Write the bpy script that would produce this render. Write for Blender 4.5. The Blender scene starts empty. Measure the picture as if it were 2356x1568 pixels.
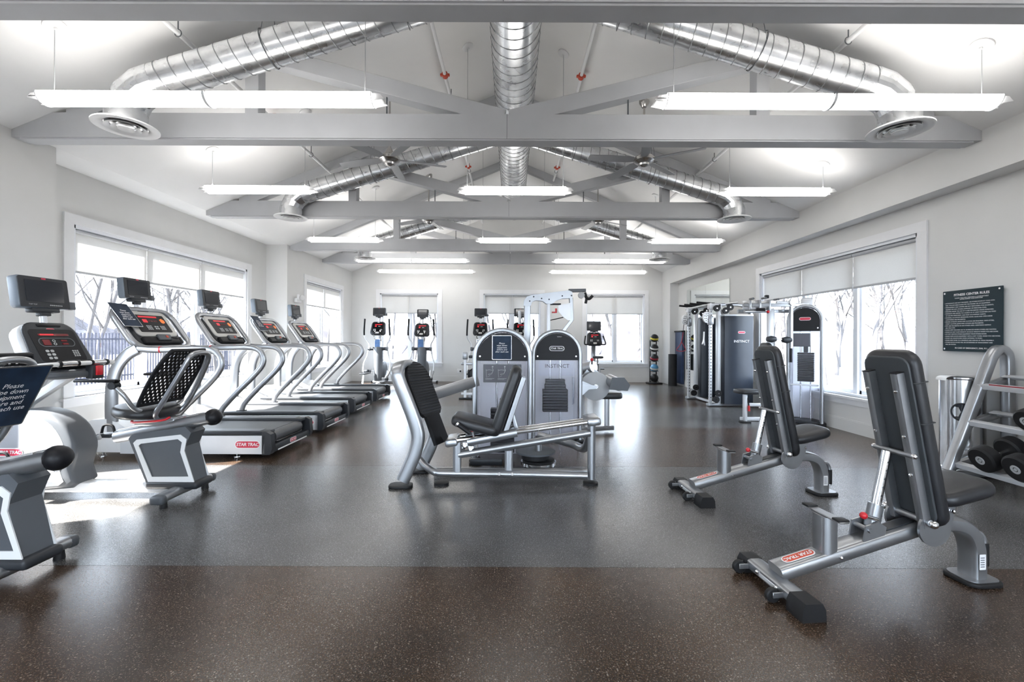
import bpy, bmesh, math, random
from mathutils import Vector, Matrix
PI = math.pi
V = Vector
SC = bpy.context.scene
COL = SC.collection
random.seed(7)

# ------------------------------------------------------------------ camera
FPX, CX, HY, CAMH = 1010.0, 1178.0, 779.0, 1.2
cam_d = bpy.data.cameras.new('camera')
cam_d.sensor_width = 36.0
cam_d.lens = 36.0 * FPX / 2356.0
cam_d.shift_y = -(784.0 - HY) / 2356.0
cam_d.clip_start = 0.05
cam_d.clip_end = 400
cam = bpy.data.objects.new('camera', cam_d)
COL.objects.link(cam)
cam.matrix_world = Matrix.Translation((0, 0, CAMH)) @ Matrix.Rotation(PI / 2, 4, 'X') @ Matrix.Rotation(0.004, 4, 'Z')
SC.camera = cam

# ------------------------------------------------------------------ sky, sun, exposure
world = bpy.data.worlds.new('winter_sky')
SC.world = world
world.use_nodes = True
wn = world.node_tree.nodes
wn['Background'].inputs[0].default_value = (0.74, 0.86, 1.0, 1)
wn['Background'].inputs[1].default_value = 7.5
sun_d = bpy.data.lights.new('sun', 'SUN')
sun_d.energy = 38.0
sun_d.angle = math.radians(0.6)
sun_d.color = (1.0, 0.96, 0.90)
sun = bpy.data.objects.new('sun', sun_d)
COL.objects.link(sun)
sun.location = (-20, -7, 20)
sun.rotation_euler = V((1.92, 0.73, -1.94)).to_track_quat('-Z', 'Y').to_euler()
SC.view_settings.view_transform = 'Standard'
SC.view_settings.look = 'None'
SC.view_settings.gamma = 1.0
SC.view_settings.use_curve_mapping = False
SC.view_settings.exposure = 0.97
SC.cycles.use_denoising = True
SC.cycles.max_bounces = 7
SC.cycles.use_light_tree = False
SC.cycles.use_adaptive_sampling = True
SC.cycles.adaptive_threshold = 0.02
SC.cycles.diffuse_bounces = 3
SC.cycles.glossy_bounces = 3
SC.cycles.transparent_max_bounces = 16
SC.cycles.caustics_reflective = False
SC.cycles.caustics_refractive = False
SC.cycles.sample_clamp_indirect = 6.0
LAMP_EMIT = 6.2


# ------------------------------------------------------------------ materials
def nmat(name):
    m = bpy.data.materials.new(name)
    m.use_nodes = True
    nt = m.node_tree
    return m, nt, nt.nodes, nt.links, nt.nodes['Principled BSDF']


def mat(name, col, rough=0.5, metal=0.0, var=0.06, scale=6.0, bump=0.0, bscale=80.0, spec=0.5, coat=0.0):
    m, nt, N, L, b = nmat(name)
    b.inputs['Roughness'].default_value = rough
    b.inputs['Metallic'].default_value = metal
    b.inputs['Specular IOR Level'].default_value = spec
    b.inputs['Coat Weight'].default_value = coat
    tc = N.new('ShaderNodeTexCoord')
    nz = N.new('ShaderNodeTexNoise')
    nz.inputs['Scale'].default_value = scale
    nz.inputs['Detail'].default_value = 3
    L.new(tc.outputs['Object'], nz.inputs['Vector'])
    rp = N.new('ShaderNodeValToRGB')
    a = [max(0, c * (1 - var)) for c in col]
    z = [min(1, c * (1 + var)) for c in col]
    rp.color_ramp.elements[0].color = (*a, 1)
    rp.color_ramp.elements[0].position = 0.3
    rp.color_ramp.elements[1].color = (*z, 1)
    rp.color_ramp.elements[1].position = 0.7
    L.new(nz.outputs['Fac'], rp.inputs['Fac'])
    L.new(rp.outputs['Color'], b.inputs['Base Color'])
    if bump > 0:
        n2 = N.new('ShaderNodeTexNoise')
        n2.inputs['Scale'].default_value = bscale
        L.new(tc.outputs['Object'], n2.inputs['Vector'])
        bp = N.new('ShaderNodeBump')
        bp.inputs['Strength'].default_value = bump
        bp.inputs['Distance'].default_value = 0.002
        L.new(n2.outputs['Fac'], bp.inputs['Height'])
        L.new(bp.outputs['Normal'], b.inputs['Normal'])
    return m


def emat(name, col, strength):
    m, nt, N, L, b = nmat(name)
    b.inputs['Base Color'].default_value = (*[c * 0.6 for c in col], 1)
    b.inputs['Emission Color'].default_value = (*col, 1)
    b.inputs['Emission Strength'].default_value = strength
    b.inputs['Roughness'].default_value = 0.4
    return m


def rubber_floor(name, base, dark, fleck):
    m, nt, N, L, b = nmat(name)
    tc = N.new('ShaderNodeTexCoord')
    big = N.new('ShaderNodeTexNoise'); big.inputs['Scale'].default_value = 1.3; big.inputs['Detail'].default_value = 5
    fine = N.new('ShaderNodeTexNoise'); fine.inputs['Scale'].default_value = 160; fine.inputs['Detail'].default_value = 2
    for n in (big, fine):
        L.new(tc.outputs['Object'], n.inputs['Vector'])
    r1 = N.new('ShaderNodeValToRGB')
    r1.color_ramp.elements[0].color = (*dark, 1); r1.color_ramp.elements[0].position = 0.39
    r1.color_ramp.elements[1].color = (*base, 1); r1.color_ramp.elements[1].position = 0.61
    mixf = N.new('ShaderNodeMath'); mixf.operation = 'MULTIPLY_ADD'
    mixf.inputs[1].default_value = 0.55; mixf.inputs[2].default_value = 0.0
    add = N.new('ShaderNodeMath'); add.operation = 'ADD'
    L.new(fine.outputs['Fac'], mixf.inputs[0])
    m2 = N.new('ShaderNodeMath'); m2.operation = 'MULTIPLY'; m2.inputs[1].default_value = 0.45
    L.new(big.outputs['Fac'], m2.inputs[0])
    L.new(mixf.outputs[0], add.inputs[0]); L.new(m2.outputs[0], add.inputs[1])
    L.new(add.outputs[0], r1.inputs['Fac'])
    # light crumbs of two sizes, only some of the cells
    prev = r1.outputs['Color']
    for sc_, thr, size, amt in ((95, 0.86, 0.30, 0.55), (190, 0.80, 0.36, 0.42)):
        vor = N.new('ShaderNodeTexVoronoi'); vor.inputs['Scale'].default_value = sc_
        L.new(tc.outputs['Object'], vor.inputs['Vector'])
        sep = N.new('ShaderNodeSeparateColor'); L.new(vor.outputs['Color'], sep.inputs[0])
        gt = N.new('ShaderNodeMath'); gt.operation = 'GREATER_THAN'; gt.inputs[1].default_value = thr
        L.new(sep.outputs[0], gt.inputs[0])
        lt = N.new('ShaderNodeMath'); lt.operation = 'LESS_THAN'; lt.inputs[1].default_value = size
        L.new(vor.outputs['Distance'], lt.inputs[0])
        mu = N.new('ShaderNodeMath'); mu.operation = 'MULTIPLY'
        L.new(gt.outputs[0], mu.inputs[0]); L.new(lt.outputs[0], mu.inputs[1])
        mu2 = N.new('ShaderNodeMath'); mu2.operation = 'MULTIPLY'; mu2.inputs[1].default_value = amt
        L.new(mu.outputs[0], mu2.inputs[0])
        mx = N.new('ShaderNodeMix'); mx.data_type = 'RGBA'
        mx.inputs[7].default_value = (*fleck, 1)
        L.new(mu2.outputs[0], mx.inputs[0]); L.new(prev, mx.inputs[6])
        prev = mx.outputs[2]
    L.new(prev, b.inputs['Base Color'])
    rr = N.new('ShaderNodeMapRange')
    rr.inputs[1].default_value = 0.3; rr.inputs[2].default_value = 0.7
    rr.inputs[3].default_value = 0.21; rr.inputs[4].default_value = 0.29
    L.new(fine.outputs['Fac'], rr.inputs[0]); L.new(rr.outputs[0], b.inputs['Roughness'])
    b.inputs['Specular IOR Level'].default_value = 0.5
    bp = N.new('ShaderNodeBump'); bp.inputs['Strength'].default_value = 0.12; bp.inputs['Distance'].default_value = 0.003
    L.new(fine.outputs['Fac'], bp.inputs['Height']); L.new(bp.outputs['Normal'], b.inputs['Normal'])
    return m


def glass_mat(name, tint=(1, 1, 1), refl=0.07, rough=0.02):
    m, nt, N, L, b = nmat(name)
    N.remove(b)
    out = N['Material Output']
    t = N.new('ShaderNodeBsdfTransparent'); t.inputs[0].default_value = (*tint, 1)
    g = N.new('ShaderNodeBsdfGlossy'); g.inputs['Roughness'].default_value = rough
    mx = N.new('ShaderNodeMixShader'); mx.inputs[0].default_value = refl
    L.new(t.outputs[0], mx.inputs[1]); L.new(g.outputs[0], mx.inputs[2]); L.new(mx.outputs[0], out.inputs[0])
    return m


def shade_mat(name):
    m, nt, N, L, b = nmat(name)
    N.remove(b)
    out = N['Material Output']
    tc = N.new('ShaderNodeTexCoord')
    wv = N.new('ShaderNodeTexNoise'); wv.inputs['Scale'].default_value = 220
    L.new(tc.outputs['Object'], wv.inputs['Vector'])
    rp = N.new('ShaderNodeValToRGB')
    rp.color_ramp.elements[0].color = (0.66, 0.655, 0.64, 1); rp.color_ramp.elements[1].color = (0.84, 0.83, 0.81, 1)
    L.new(wv.outputs['Fac'], rp.inputs['Fac'])
    d = N.new('ShaderNodeBsdfDiffuse'); tr = N.new('ShaderNodeBsdfTranslucent'); tp = N.new('ShaderNodeBsdfTransparent')
    L.new(rp.outputs[0], d.inputs[0]); L.new(rp.outputs[0], tr.inputs[0])
    m1 = N.new('ShaderNodeMixShader'); m1.inputs[0].default_value = 0.24
    L.new(d.outputs[0], m1.inputs[1]); L.new(tr.outputs[0], m1.inputs[2])
    m2 = N.new('ShaderNodeMixShader'); m2.inputs[0].default_value = 0.06
    L.new(m1.outputs[0], m2.inputs[1]); L.new(tp.outputs[0], m2.inputs[2]); L.new(m2.outputs[0], out.inputs[0])
    return m


def frost_mat(name):
    m, nt, N, L, b = nmat(name)
    N.remove(b)
    out = N['Material Output']
    tc = N.new('ShaderNodeTexCoord'); nz = N.new('ShaderNodeTexNoise'); nz.inputs['Scale'].default_value = 4
    L.new(tc.outputs['Object'], nz.inputs['Vector'])
    rp = N.new('ShaderNodeValToRGB')
    rp.color_ramp.elements[0].color = (0.86, 0.87, 0.91, 1); rp.color_ramp.elements[1].color = (0.93, 0.94, 0.96, 1)
    L.new(nz.outputs['Fac'], rp.inputs['Fac'])
    d = N.new('ShaderNodeBsdfDiffuse'); tr = N.new('ShaderNodeBsdfTranslucent')
    L.new(rp.outputs[0], d.inputs[0]); L.new(rp.outputs[0], tr.inputs[0])
    mx = N.new('ShaderNodeMixShader'); mx.inputs[0].default_value = 0.6
    L.new(d.outputs[0], mx.inputs[1]); L.new(tr.outputs[0], mx.inputs[2]); L.new(mx.outputs[0], out.inputs[0])
    return m


def galvanised(name):
    m, nt, N, L, b = nmat(name)
    tc = N.new('ShaderNodeTexCoord')
    n = N.new('ShaderNodeTexNoise'); n.inputs['Scale'].default_value = 7; n.inputs['Detail'].default_value = 6
    L.new(tc.outputs['Object'], n.inputs['Vector'])
    rp = N.new('ShaderNodeValToRGB')
    rp.color_ramp.elements[0].color = (0.56, 0.57, 0.58, 1); rp.color_ramp.elements[0].position = 0.25
    rp.color_ramp.elements[1].color = (0.84, 0.85, 0.86, 1); rp.color_ramp.elements[1].position = 0.7
    L.new(n.outputs['Fac'], rp.inputs['Fac']); L.new(rp.outputs[0], b.inputs['Base Color'])
    b.inputs['Metallic'].default_value = 1.0
    mr = N.new('ShaderNodeMapRange'); mr.inputs[3].default_value = 0.22; mr.inputs[4].default_value = 0.34
    L.new(n.outputs['Fac'], mr.inputs[0]); L.new(mr.outputs[0], b.inputs['Roughness'])
    return m


M = {
    'wall': mat('wall_paint', (0.715, 0.714, 0.705), 0.75, var=0.02, scale=2, bump=0.08, bscale=120),
    'ceiling': mat('ceiling_paint', (0.87, 0.868, 0.862), 0.85, var=0.02, scale=2, bump=0.08, bscale=100),
    'trim': mat('trim_paint', (0.80, 0.805, 0.82), 0.4, var=0.02),
    'truss': mat('truss_grey_paint', (0.50, 0.51, 0.53), 0.5, var=0.04, scale=3),
    'frame_white': mat('window_vinyl', (0.80, 0.82, 0.86), 0.35, var=0.02),
    'roller': mat('shade_hardware', (0.45, 0.46, 0.48), 0.45),
    'shade': shade_mat('shade_fabric'),
    'glass': glass_mat('window_glass'),
    'mirror': mat('mirror_glass', (0.74, 0.78, 0.77), 0.02, 1.0, var=0.005),
    'duct': galvanised('galvanised_sheet'),
    'seam': mat('duct_seam', (0.30, 0.31, 0.32), 0.4, 0.8, var=0.05),
    'chrome': mat('chrome', (0.80, 0.80, 0.81), 0.13, 1.0, var=0.03),
    'nickel': mat('brushed_nickel', (0.55, 0.53, 0.51), 0.2, 1.0, var=0.08),
    'stainless': mat('stainless_steel', (0.70, 0.70, 0.71), 0.18, 1.0, var=0.04),
    'silver': mat('silver_powder_coat', (0.36, 0.37, 0.385), 0.32, 0.85, var=0.05, bump=0.03, bscale=300),
    'silver_light': mat('light_silver_paint', (0.70, 0.715, 0.74), 0.36, 0.25, var=0.03),
    'white_paint': mat('white_enamel', (0.82, 0.825, 0.83), 0.35, var=0.02),
    'grey_plastic': mat('grey_plastic', (0.090, 0.099, 0.111), 0.42, var=0.05),
    'blue_grey': mat('blue_grey_plastic', (0.15, 0.18, 0.22), 0.35, var=0.04),
    'charcoal': mat('charcoal_plastic', (0.026, 0.029, 0.034), 0.42, var=0.08, spec=0.35),
    'black': mat('black_plastic', (0.010, 0.010, 0.012), 0.42, var=0.1, spec=0.22),
    'gloss_black': mat('screen_glass', (0.022, 0.026, 0.034), 0.12, var=0.05, coat=0.4),
    'vinyl': mat('black_vinyl', (0.016, 0.0165, 0.019), 0.40, var=0.12, spec=0.5, bump=0.12, bscale=260),
    'vinyl_back': mat('charcoal_vinyl', (0.045, 0.05, 0.055), 0.45, var=0.1, bump=0.1, bscale=200),
    'rubber': mat('black_rubber', (0.010, 0.010, 0.011), 0.55, spec=0.35, var=0.12, bump=0.1, bscale=200),
    'belt': mat('treadmill_belt', (0.06, 0.062, 0.066), 0.45, var=0.1, bump=0.15, bscale=400),
    'red': mat('red_enamel', (0.60, 0.02, 0.03), 0.3, var=0.05),
    'badge_red': mat('badge_red', (0.62, 0.03, 0.07), 0.35, var=0.03),
    'orange': mat('orange_paint', (0.60, 0.075, 0.035), 0.45, var=0.1),
    'white_print': mat('white_print', (0.85, 0.85, 0.86), 0.5, var=0.01),
    'grey_print': mat('grey_print', (0.45, 0.46, 0.47), 0.5, var=0.02),
    'dark_print': mat('dark_print', (0.10, 0.10, 0.12), 0.5, var=0.02),
    'navy': mat('navy_placard', (0.014, 0.028, 0.055), 0.5, spec=0.2, var=0.35, scale=9),
    'sign_teal': mat('dark_slate_sign', (0.017, 0.034, 0.044), 0.45, spec=0.25, var=0.15, scale=3),
    'bezel': mat('warm_silver_bezel', (0.50, 0.49, 0.47), 0.38, 0.2, var=0.03),
    'led': emat('red_led', (1.0, 0.03, 0.05), 0.16),
    'led_orange': emat('orange_led', (1.0, 0.22, 0.03), 0.25),
    'led_dim': mat('dark_red_display', (0.16, 0.008, 0.012), 0.25, var=0.1),
    'lens': emat('lamp_lens', (1.0, 0.985, 0.96), LAMP_EMIT),
    'lens_top': emat('lamp_uplight', (1.0, 0.97, 0.93), LAMP_EMIT * 1.1),
    'clear': glass_mat('clear_shroud', (0.97, 0.975, 1.0), 0.02, 0.2),
    'shroud': mat('shroud_blue_black', (0.018, 0.024, 0.036), 0.33, var=0.1, spec=0.4),
    'weight': mat('cast_weight', (0.028, 0.029, 0.032), 0.5, var=0.15),
    'panel_frost': frost_mat('frosted_panel'),
    'panel_pale': mat('pale_back_panel', (0.36, 0.37, 0.40), 0.4, 0.1, var=0.03),
    'mat_blue': mat('mat_blue', (0.03, 0.05, 0.11), 0.55, var=0.12),
    'yellow': mat('ball_yellow', (0.60, 0.50, 0.05), 0.5),
    'cream': mat('ball_cream', (0.62, 0.62, 0.58), 0.5),
    'ball_red': mat('ball_red', (0.35, 0.03, 0.05), 0.5),
    'ball_blue': mat('ball_blue', (0.08, 0.26, 0.45), 0.5),
    'bottle_blue': mat('blue_placard', (0.05, 0.13, 0.30), 0.3, var=0.3, scale=12),
    'fan_blade': mat('fan_blade', (0.31, 0.32, 0.335), 0.4, var=0.04),
    'rubber_brown': rubber_floor('rubber_floor_brown', (0.074, 0.044, 0.0265), (0.015, 0.0088, 0.0055), (0.33, 0.29, 0.25)),
    'rubber_grey': rubber_floor('rubber_floor_grey', (0.112, 0.110, 0.109), (0.046, 0.045, 0.044), (0.32, 0.315, 0.315)),
    'bark': mat('bark', (0.095, 0.090, 0.092), 0.85, var=0.25, scale=3, bump=0.4, bscale=20),
    'lawn': mat('winter_lawn', (0.085, 0.078, 0.072), 0.9, var=0.25, scale=0.8, bump=0.3, bscale=30),
    'wood_bank': mat('woodland_bank', (0.062, 0.058, 0.066), 0.95, var=0.35, scale=1.4, bump=0.6, bscale=6),
    'shrub': mat('dry_shrub', (0.12, 0.085, 0.085), 0.9, var=0.3),
    'fence': mat('fence_blue_grey', (0.022, 0.026, 0.048), 0.5, var=0.05),
    'fascia': mat('outside_wall', (0.5, 0.48, 0.45), 0.8),
}


# ------------------------------------------------------------------ mesh builder
def frame(o, u, v, w=None):
    u = V(u).normalized(); v = V(v).normalized()
    w = u.cross(v) if w is None else V(w)
    m = Matrix.Identity(4)
    for i in range(3):
        m[i][0], m[i][1], m[i][2], m[i][3] = u[i], v[i], w[i], o[i]
    return m


def T(x, y, z):
    return Matrix.Translation((x, y, z))


def R(a, ax):
    return Matrix.Rotation(a, 4, ax)


def rrect(w, h, r, n=4):
    pts = []
    r = min(r, w / 2 - 1e-4, h / 2 - 1e-4)
    for cx, cy, a0 in ((w / 2 - r, h / 2 - r, 0), (-w / 2 + r, h / 2 - r, 90), (-w / 2 + r, -h / 2 + r, 180), (w / 2 - r, -h / 2 + r, 270)):
        for i in range(n + 1):
            a = math.radians(a0 + 90 * i / n)
            pts.append((cx + r * math.cos(a), cy + r * math.sin(a)))
    return pts


def circ(r, n=24, cx=0, cy=0):
    return [(cx + r * math.cos(2 * PI * i / n), cy + r * math.sin(2 * PI * i / n)) for i in range(n)]


def smooth(pts, k=5, closed=False):
    P = [V(p) for p in pts]
    n = len(P)
    out = []
    rng = range(n) if closed else range(n - 1)
    for i in rng:
        if closed:
            p0, p1, p2, p3 = P[(i - 1) % n], P[i], P[(i + 1) % n], P[(i + 2) % n]
        else:
            p1, p2 = P[i], P[i + 1]
            p0 = P[i - 1] if i > 0 else p1 * 2 - p2
            p3 = P[i + 2] if i + 2 < n else p2 * 2 - p1
        for j in range(k):
            t = j / k
            out.append(0.5 * ((2 * p1) + (p2 - p0) * t + (2 * p0 - 5 * p1 + 4 * p2 - p3) * t * t + (3 * p1 - p0 - 3 * p2 + p3) * t ** 3))
    if not closed:
        out.append(P[-1].copy())
    return out


_rb = {}


class MB:
    def __init__(self):
        self.v = []
        self.f = []

    def add(self, verts, faces, m=None):
        b = len(self.v)
        if m is not None:
            verts = [m @ V(p) for p in verts]
        self.v.extend([tuple(p) for p in verts])
        self.f.extend([tuple(i + b for i in f) for f in faces])
        return self

    def box(self, c, s, m=None):
        x, y, z = s[0] / 2, s[1] / 2, s[2] / 2
        vs = [(c[0] + a * x, c[1] + b * y, c[2] + d * z) for a in (-1, 1) for b in (-1, 1) for d in (-1, 1)]
        fs = [(0, 1, 3, 2), (4, 6, 7, 5), (0, 4, 5, 1), (2, 3, 7, 6), (0, 2, 6, 4), (1, 5, 7, 3)]
        return self.add(vs, fs, m)

    def span(self, x0, x1, y0, y1, z0, z1, m=None):
        return self.box(((x0 + x1) / 2, (y0 + y1) / 2, (z0 + z1) / 2), (abs(x1 - x0), abs(y1 - y0), abs(z1 - z0)), m)

    def rbox(self, c, s, r=0.01, seg=2, m=None):
        r = min(r, min(s) * 0.49)
        key = (round(s[0], 4), round(s[1], 4), round(s[2], 4), round(r, 4), seg)
        if key not in _rb:
            bm = bmesh.new()
            bmesh.ops.create_cube(bm, size=1.0)
            for p in bm.verts:
                p.co = V((p.co.x * s[0], p.co.y * s[1], p.co.z * s[2]))
            bmesh.ops.bevel(bm, geom=bm.edges[:], offset=r, segments=seg, profile=0.5, affect='EDGES')
            bm.verts.index_update()
            _rb[key] = ([tuple(p.co) for p in bm.verts], [tuple(q.index for q in f.verts) for f in bm.faces])
            bm.free()
        vs, fs = _rb[key]
        mm = T(*c) if m is None else m @ T(*c)
        return self.add(vs, fs, mm)

    def cyl(self, p0, p1, r0, r1=None, n=16, caps=True):
        r1 = r0 if r1 is None else r1
        p0, p1 = V(p0), V(p1)
        d = (p1 - p0)
        q = d.to_track_quat('Z', 'Y').to_matrix().to_4x4()
        L = d.length
        vs, fs = [], []
        for i in range(n):
            a = 2 * PI * i / n
            vs.append((r0 * math.cos(a), r0 * math.sin(a), 0))
            vs.append((r1 * math.cos(a), r1 * math.sin(a), L))
        for i in range(n):
            j = (i + 1) % n
            fs.append((2 * i, 2 * j, 2 * j + 1, 2 * i + 1))
        if caps:
            fs.append(tuple(2 * i for i in reversed(range(n))))
            fs.append(tuple(2 * i + 1 for i in range(n)))
        return self.add(vs, fs, T(*p0) @ q)

    def sweep(self, pts, sec, side=None, closed=False, caps=True):
        P = [V(p) for p in pts]
        n, k = len(P), len(sec)
        vs, fs = [], []
        prev = None
        for i in range(n):
            if closed:
                t = P[(i + 1) % n] - P[(i - 1) % n]
            else:
                t = P[min(i + 1, n - 1)] - P[max(i - 1, 0)]
            t.normalize()
            if side is not None:
                a = V(side)
                a = (a - t * a.dot(t)).normalized()
            else:
                if prev is None:
                    a = V((0, 0, 1)).cross(t)
                    if a.length < 0.2:
                        a = V((1, 0, 0)).cross(t)
                else:
                    a = prev - t * prev.dot(t)
                a.normalize()
                prev = a
            b = t.cross(a)
            for (x, y) in sec:
                vs.append(P[i] + a * x + b * y)
        m = n if closed else n - 1
        for i in range(m):
            for j in range(k):
                q = (j + 1) % k
                i2 = (i + 1) % n
                fs.append((i * k + j, i * k + q, i2 * k + q, i2 * k + j))
        if caps and not closed:
            fs.append(tuple(reversed(range(k))))
            fs.append(tuple((n - 1) * k + j for j in range(k)))
        return self.add(vs, fs)

    def tube(self, pts, r, n=10, closed=False, k=0):
        if k:
            pts = smooth(pts, k, closed)
        return self.sweep(pts, circ(r, n), closed=closed)

    def oval(self, pts, a, b, side, n=14, k=0, p=2.6):
        if k:
            pts = smooth(pts, k)
        sec = []
        for i in range(n):
            t = 2 * PI * i / n
            c, s = math.cos(t), math.sin(t)
            sec.append((a * math.copysign(abs(c) ** (2 / p), c), b * math.copysign(abs(s) ** (2 / p), s)))
        return self.sweep(pts, sec, side=side)

    def lathe(self, prof, n=24, m=None):
        vs, fs = [], []
        k = len(prof)
        for i in range(n):
            a = 2 * PI * i / n
            for (r, z) in prof:
                vs.append((r * math.cos(a), r * math.sin(a), z))
        for i in range(n):
            j = (i + 1) % n
            for q in range(k - 1):
                fs.append((i * k + q, j * k + q, j * k + q + 1, i * k + q + 1))
        if prof[0][0] > 0.004 and prof[-1][0] > 0.004:          # an open ring: close it on itself
            for i in range(n):
                j = (i + 1) % n
                fs.append((i * k + k - 1, j * k + k - 1, j * k, i * k))
        else:
            fs.append(tuple(i * k for i in reversed(range(n))))
            fs.append(tuple(i * k + k - 1 for i in range(n)))
        return self.add(vs, fs, m)

    def prism(self, poly, t, m=None, z0=0.0):
        n = len(poly)
        vs = [(x, y, z0) for x, y in poly] + [(x, y, z0 + t) for x, y in poly]
        fs = [tuple(reversed(range(n))), tuple(range(n, 2 * n))]
        for i in range(n):
            j = (i + 1) % n
            fs.append((i, j, n + j, n + i))
        return self.add(vs, fs, m)

    def ring(self, outer, inner, t, m=None, z0=0.0):
        n = len(outer)
        vs = [(x, y, z0) for x, y in outer] + [(x, y, z0) for x, y in inner] + [(x, y, z0 + t) for x, y in outer] + [(x, y, z0 + t) for x, y in inner]
        fs = []
        for i in range(n):
            j = (i + 1) % n
            fs += [(i, n + i, n + j, j), (2 * n + i, 2 * n + j, 3 * n + j, 3 * n + i), (i, j, 2 * n + j, 2 * n + i), (n + i, 3 * n + i, 3 * n + j, n + j)]
        return self.add(vs, fs, m)

    def pad(self, poly, t, m=None, r=0.02, inset=None):
        """an upholstered slab: outline with a rounded edge on both faces"""
        c = (sum(p[0] for p in poly) / len(poly), sum(p[1] for p in poly) / len(poly))
        ext = max(max(abs(p[0] - c[0]) for p in poly), 1e-3)
        exy = max(max(abs(p[1] - c[1]) for p in poly), 1e-3)
        rings = []
        for a in (0, 30, 60, 90):
            k = math.radians(a)
            d = r * (1 - math.sin(k)); z = r * (1 - math.cos(k))
            rings.append((d, z))
        lv = [(r * 2.2, 0 - r * 0.15)] + [(d, z) for d, z in [(r * (1 - math.sin(math.radians(a))), r * (1 - math.cos(math.radians(a)))) for a in (0, 30, 60, 90)]]
        up = [(d, t - z) for d, z in reversed(lv)]
        vs, fs = [], []
        n = len(poly)
        levels = lv + up
        for d, z in levels:
            sx, sy = 1 - d / ext, 1 - d / exy
            for p in poly:
                vs.append((c[0] + (p[0] - c[0]) * sx, c[1] + (p[1] - c[1]) * sy, z))
        for i in range(len(levels) - 1):
            for j in range(n):
                q = (j + 1) % n
                fs.append((i * n + j, i * n + q, (i + 1) * n + q, (i + 1) * n + j))
        fs.append(tuple(reversed(range(n))))
        fs.append(tuple((len(levels) - 1) * n + j for j in range(n)))
        return self.add(vs, fs, m)

    def ball(self, c, r, n=16, sz=1.0):
        prof = []
        h = n // 2
        for i in range(h + 1):
            a = -PI / 2 + PI * i / h
            prof.append((max(r * math.cos(a), 1e-5), r * sz * math.sin(a)))
        return self.lathe(prof, n, T(*c))

    def build(self, name, material, parent=None, ang=38, label=None):
        me = bpy.data.meshes.new(name)
        me.from_pydata(self.v, [], self.f)
        me.validate()
        me.polygons.foreach_set('use_smooth', [True] * len(me.polygons))
        me.set_sharp_from_angle(angle=math.radians(ang))
        me.materials.append(M[material] if isinstance(material, str) else material)
        o = bpy.data.objects.new(name, me)
        COL.objects.link(o)
        if parent is not None:
            o.parent = parent
        if label:
            o['label'] = label
        return o


def tag(o, label=None, cat=None, group=None, kind=None):
    if label: o['label'] = label
    if cat: o['category'] = cat
    if group: o['group'] = group
    if kind: o['kind'] = kind
    return o


def thing(name, label, cat, loc=(0, 0, 0), rz=0.0, group=None):
    o = bpy.data.objects.new(name, None)
    COL.objects.link(o)
    o.location = loc
    o.rotation_euler = (0, 0, rz)
    o.empty_display_size = 0.1
    return tag(o, label, cat, group)


def struct(o, label=None):
    return tag(o, label, None, None, 'structure')


def copy_tree(o, parent=None):
    kids = list(o.children)
    c = o.copy()
    COL.objects.link(c)
    c.parent = parent
    for k in kids:
        copy_tree(k, c)
    return c


_txt = {}


def text(name, s, size, m, material, parent, align='CENTER', shear=0.0, space=1.0, bold=0.0, line=1.0):
    key = (s, size, align, shear, space, bold, line)
    if key not in _txt:
        cu = bpy.data.curves.new('lettering', 'FONT')
        cu.body = s; cu.size = size; cu.align_x = align; cu.align_y = 'CENTER'
        cu.shear = shear; cu.space_character = space; cu.resolution_u = 2; cu.offset = bold; cu.space_line = line
        cu.extrude = 0.0003
        ob = bpy.data.objects.new('lettering', cu)
        COL.objects.link(ob)
        bpy.context.view_layer.update()
        dg = bpy.context.evaluated_depsgraph_get()
        me = bpy.data.meshes.new_from_object(ob.evaluated_get(dg))
        bpy.data.objects.remove(ob); bpy.data.curves.remove(cu)
        _txt[key] = me
    me = _txt[key]
    if me.users and len(me.materials) and me.materials[0] != M[material]:
        me = me.copy(); me.materials.clear()
    if not len(me.materials):
        me.materials.append(M[material])
    o = bpy.data.objects.new(name, me)
    COL.objects.link(o)
    o.parent = parent
    o.matrix_local = m
    return o


def P(x, y, d):
    return V(((x - CX) / FPX * d, d, CAMH + (HY - y) / FPX * d))


def badge(parent, m, w, red='badge_red', txt=True):
    """red capsule with a white keyline and white lettering"""
    h = w * 0.27
    g = MB().prism(rrect(w * 1.07, h * 1.28, h * 0.63, 5), 0.0015, m).build('badge_border', 'white_print', parent)
    MB().prism(rrect(w, h, h / 2, 5), 0.0015, m, 0.0012).build('badge_field', red, g)
    if txt:
        text('badge_lettering', 'STAR TRAC', h * 0.70, m @ T(0, 0, 0.0032), 'white_print', g, shear=0.2, bold=h * 0.012, space=0.94)
    return g


WIPE = 'Please\nwipe down\nequipment\nbefore and\nafter each use'


def placard(name, label, m, w, h, size, cat='sign', group=None, lines=WIPE, off=0.0):
    """acrylic holder with a printed navy sheet; m: u right, v up, w toward the reader"""
    loc = m.to_translation()
    r = thing(name, label, cat, loc, 0, group)
    mm = T(*(-loc)) @ m
    MB().prism(rrect(w, h, 0.008, 2), 0.003, mm).build('acrylic_holder', 'stainless', r)
    MB().prism(rrect(w * 0.95, h * 0.96, 0.004, 2), 0.002, mm, 0.003).build('printed_sheet', 'navy', r)
    text('sheet_lettering', lines, size, mm @ T(off, 0, 0.0056), 'white_print', r, shear=0.15, line=0.9)
    return r

# ================================================================== ROOM SHELL
XL, XBAY, XR, XBULK, YB, YF = -4.49, -4.91, 4.42, 4.20, 12.3, -2.6
RIDGE_X, RIDGE_Z = -0.05, 4.87
SL = (RIDGE_Z - 3.06) / (RIDGE_X - XL)
SR = (RIDGE_Z - 3.08) / (XBULK - RIDGE_X)


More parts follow.
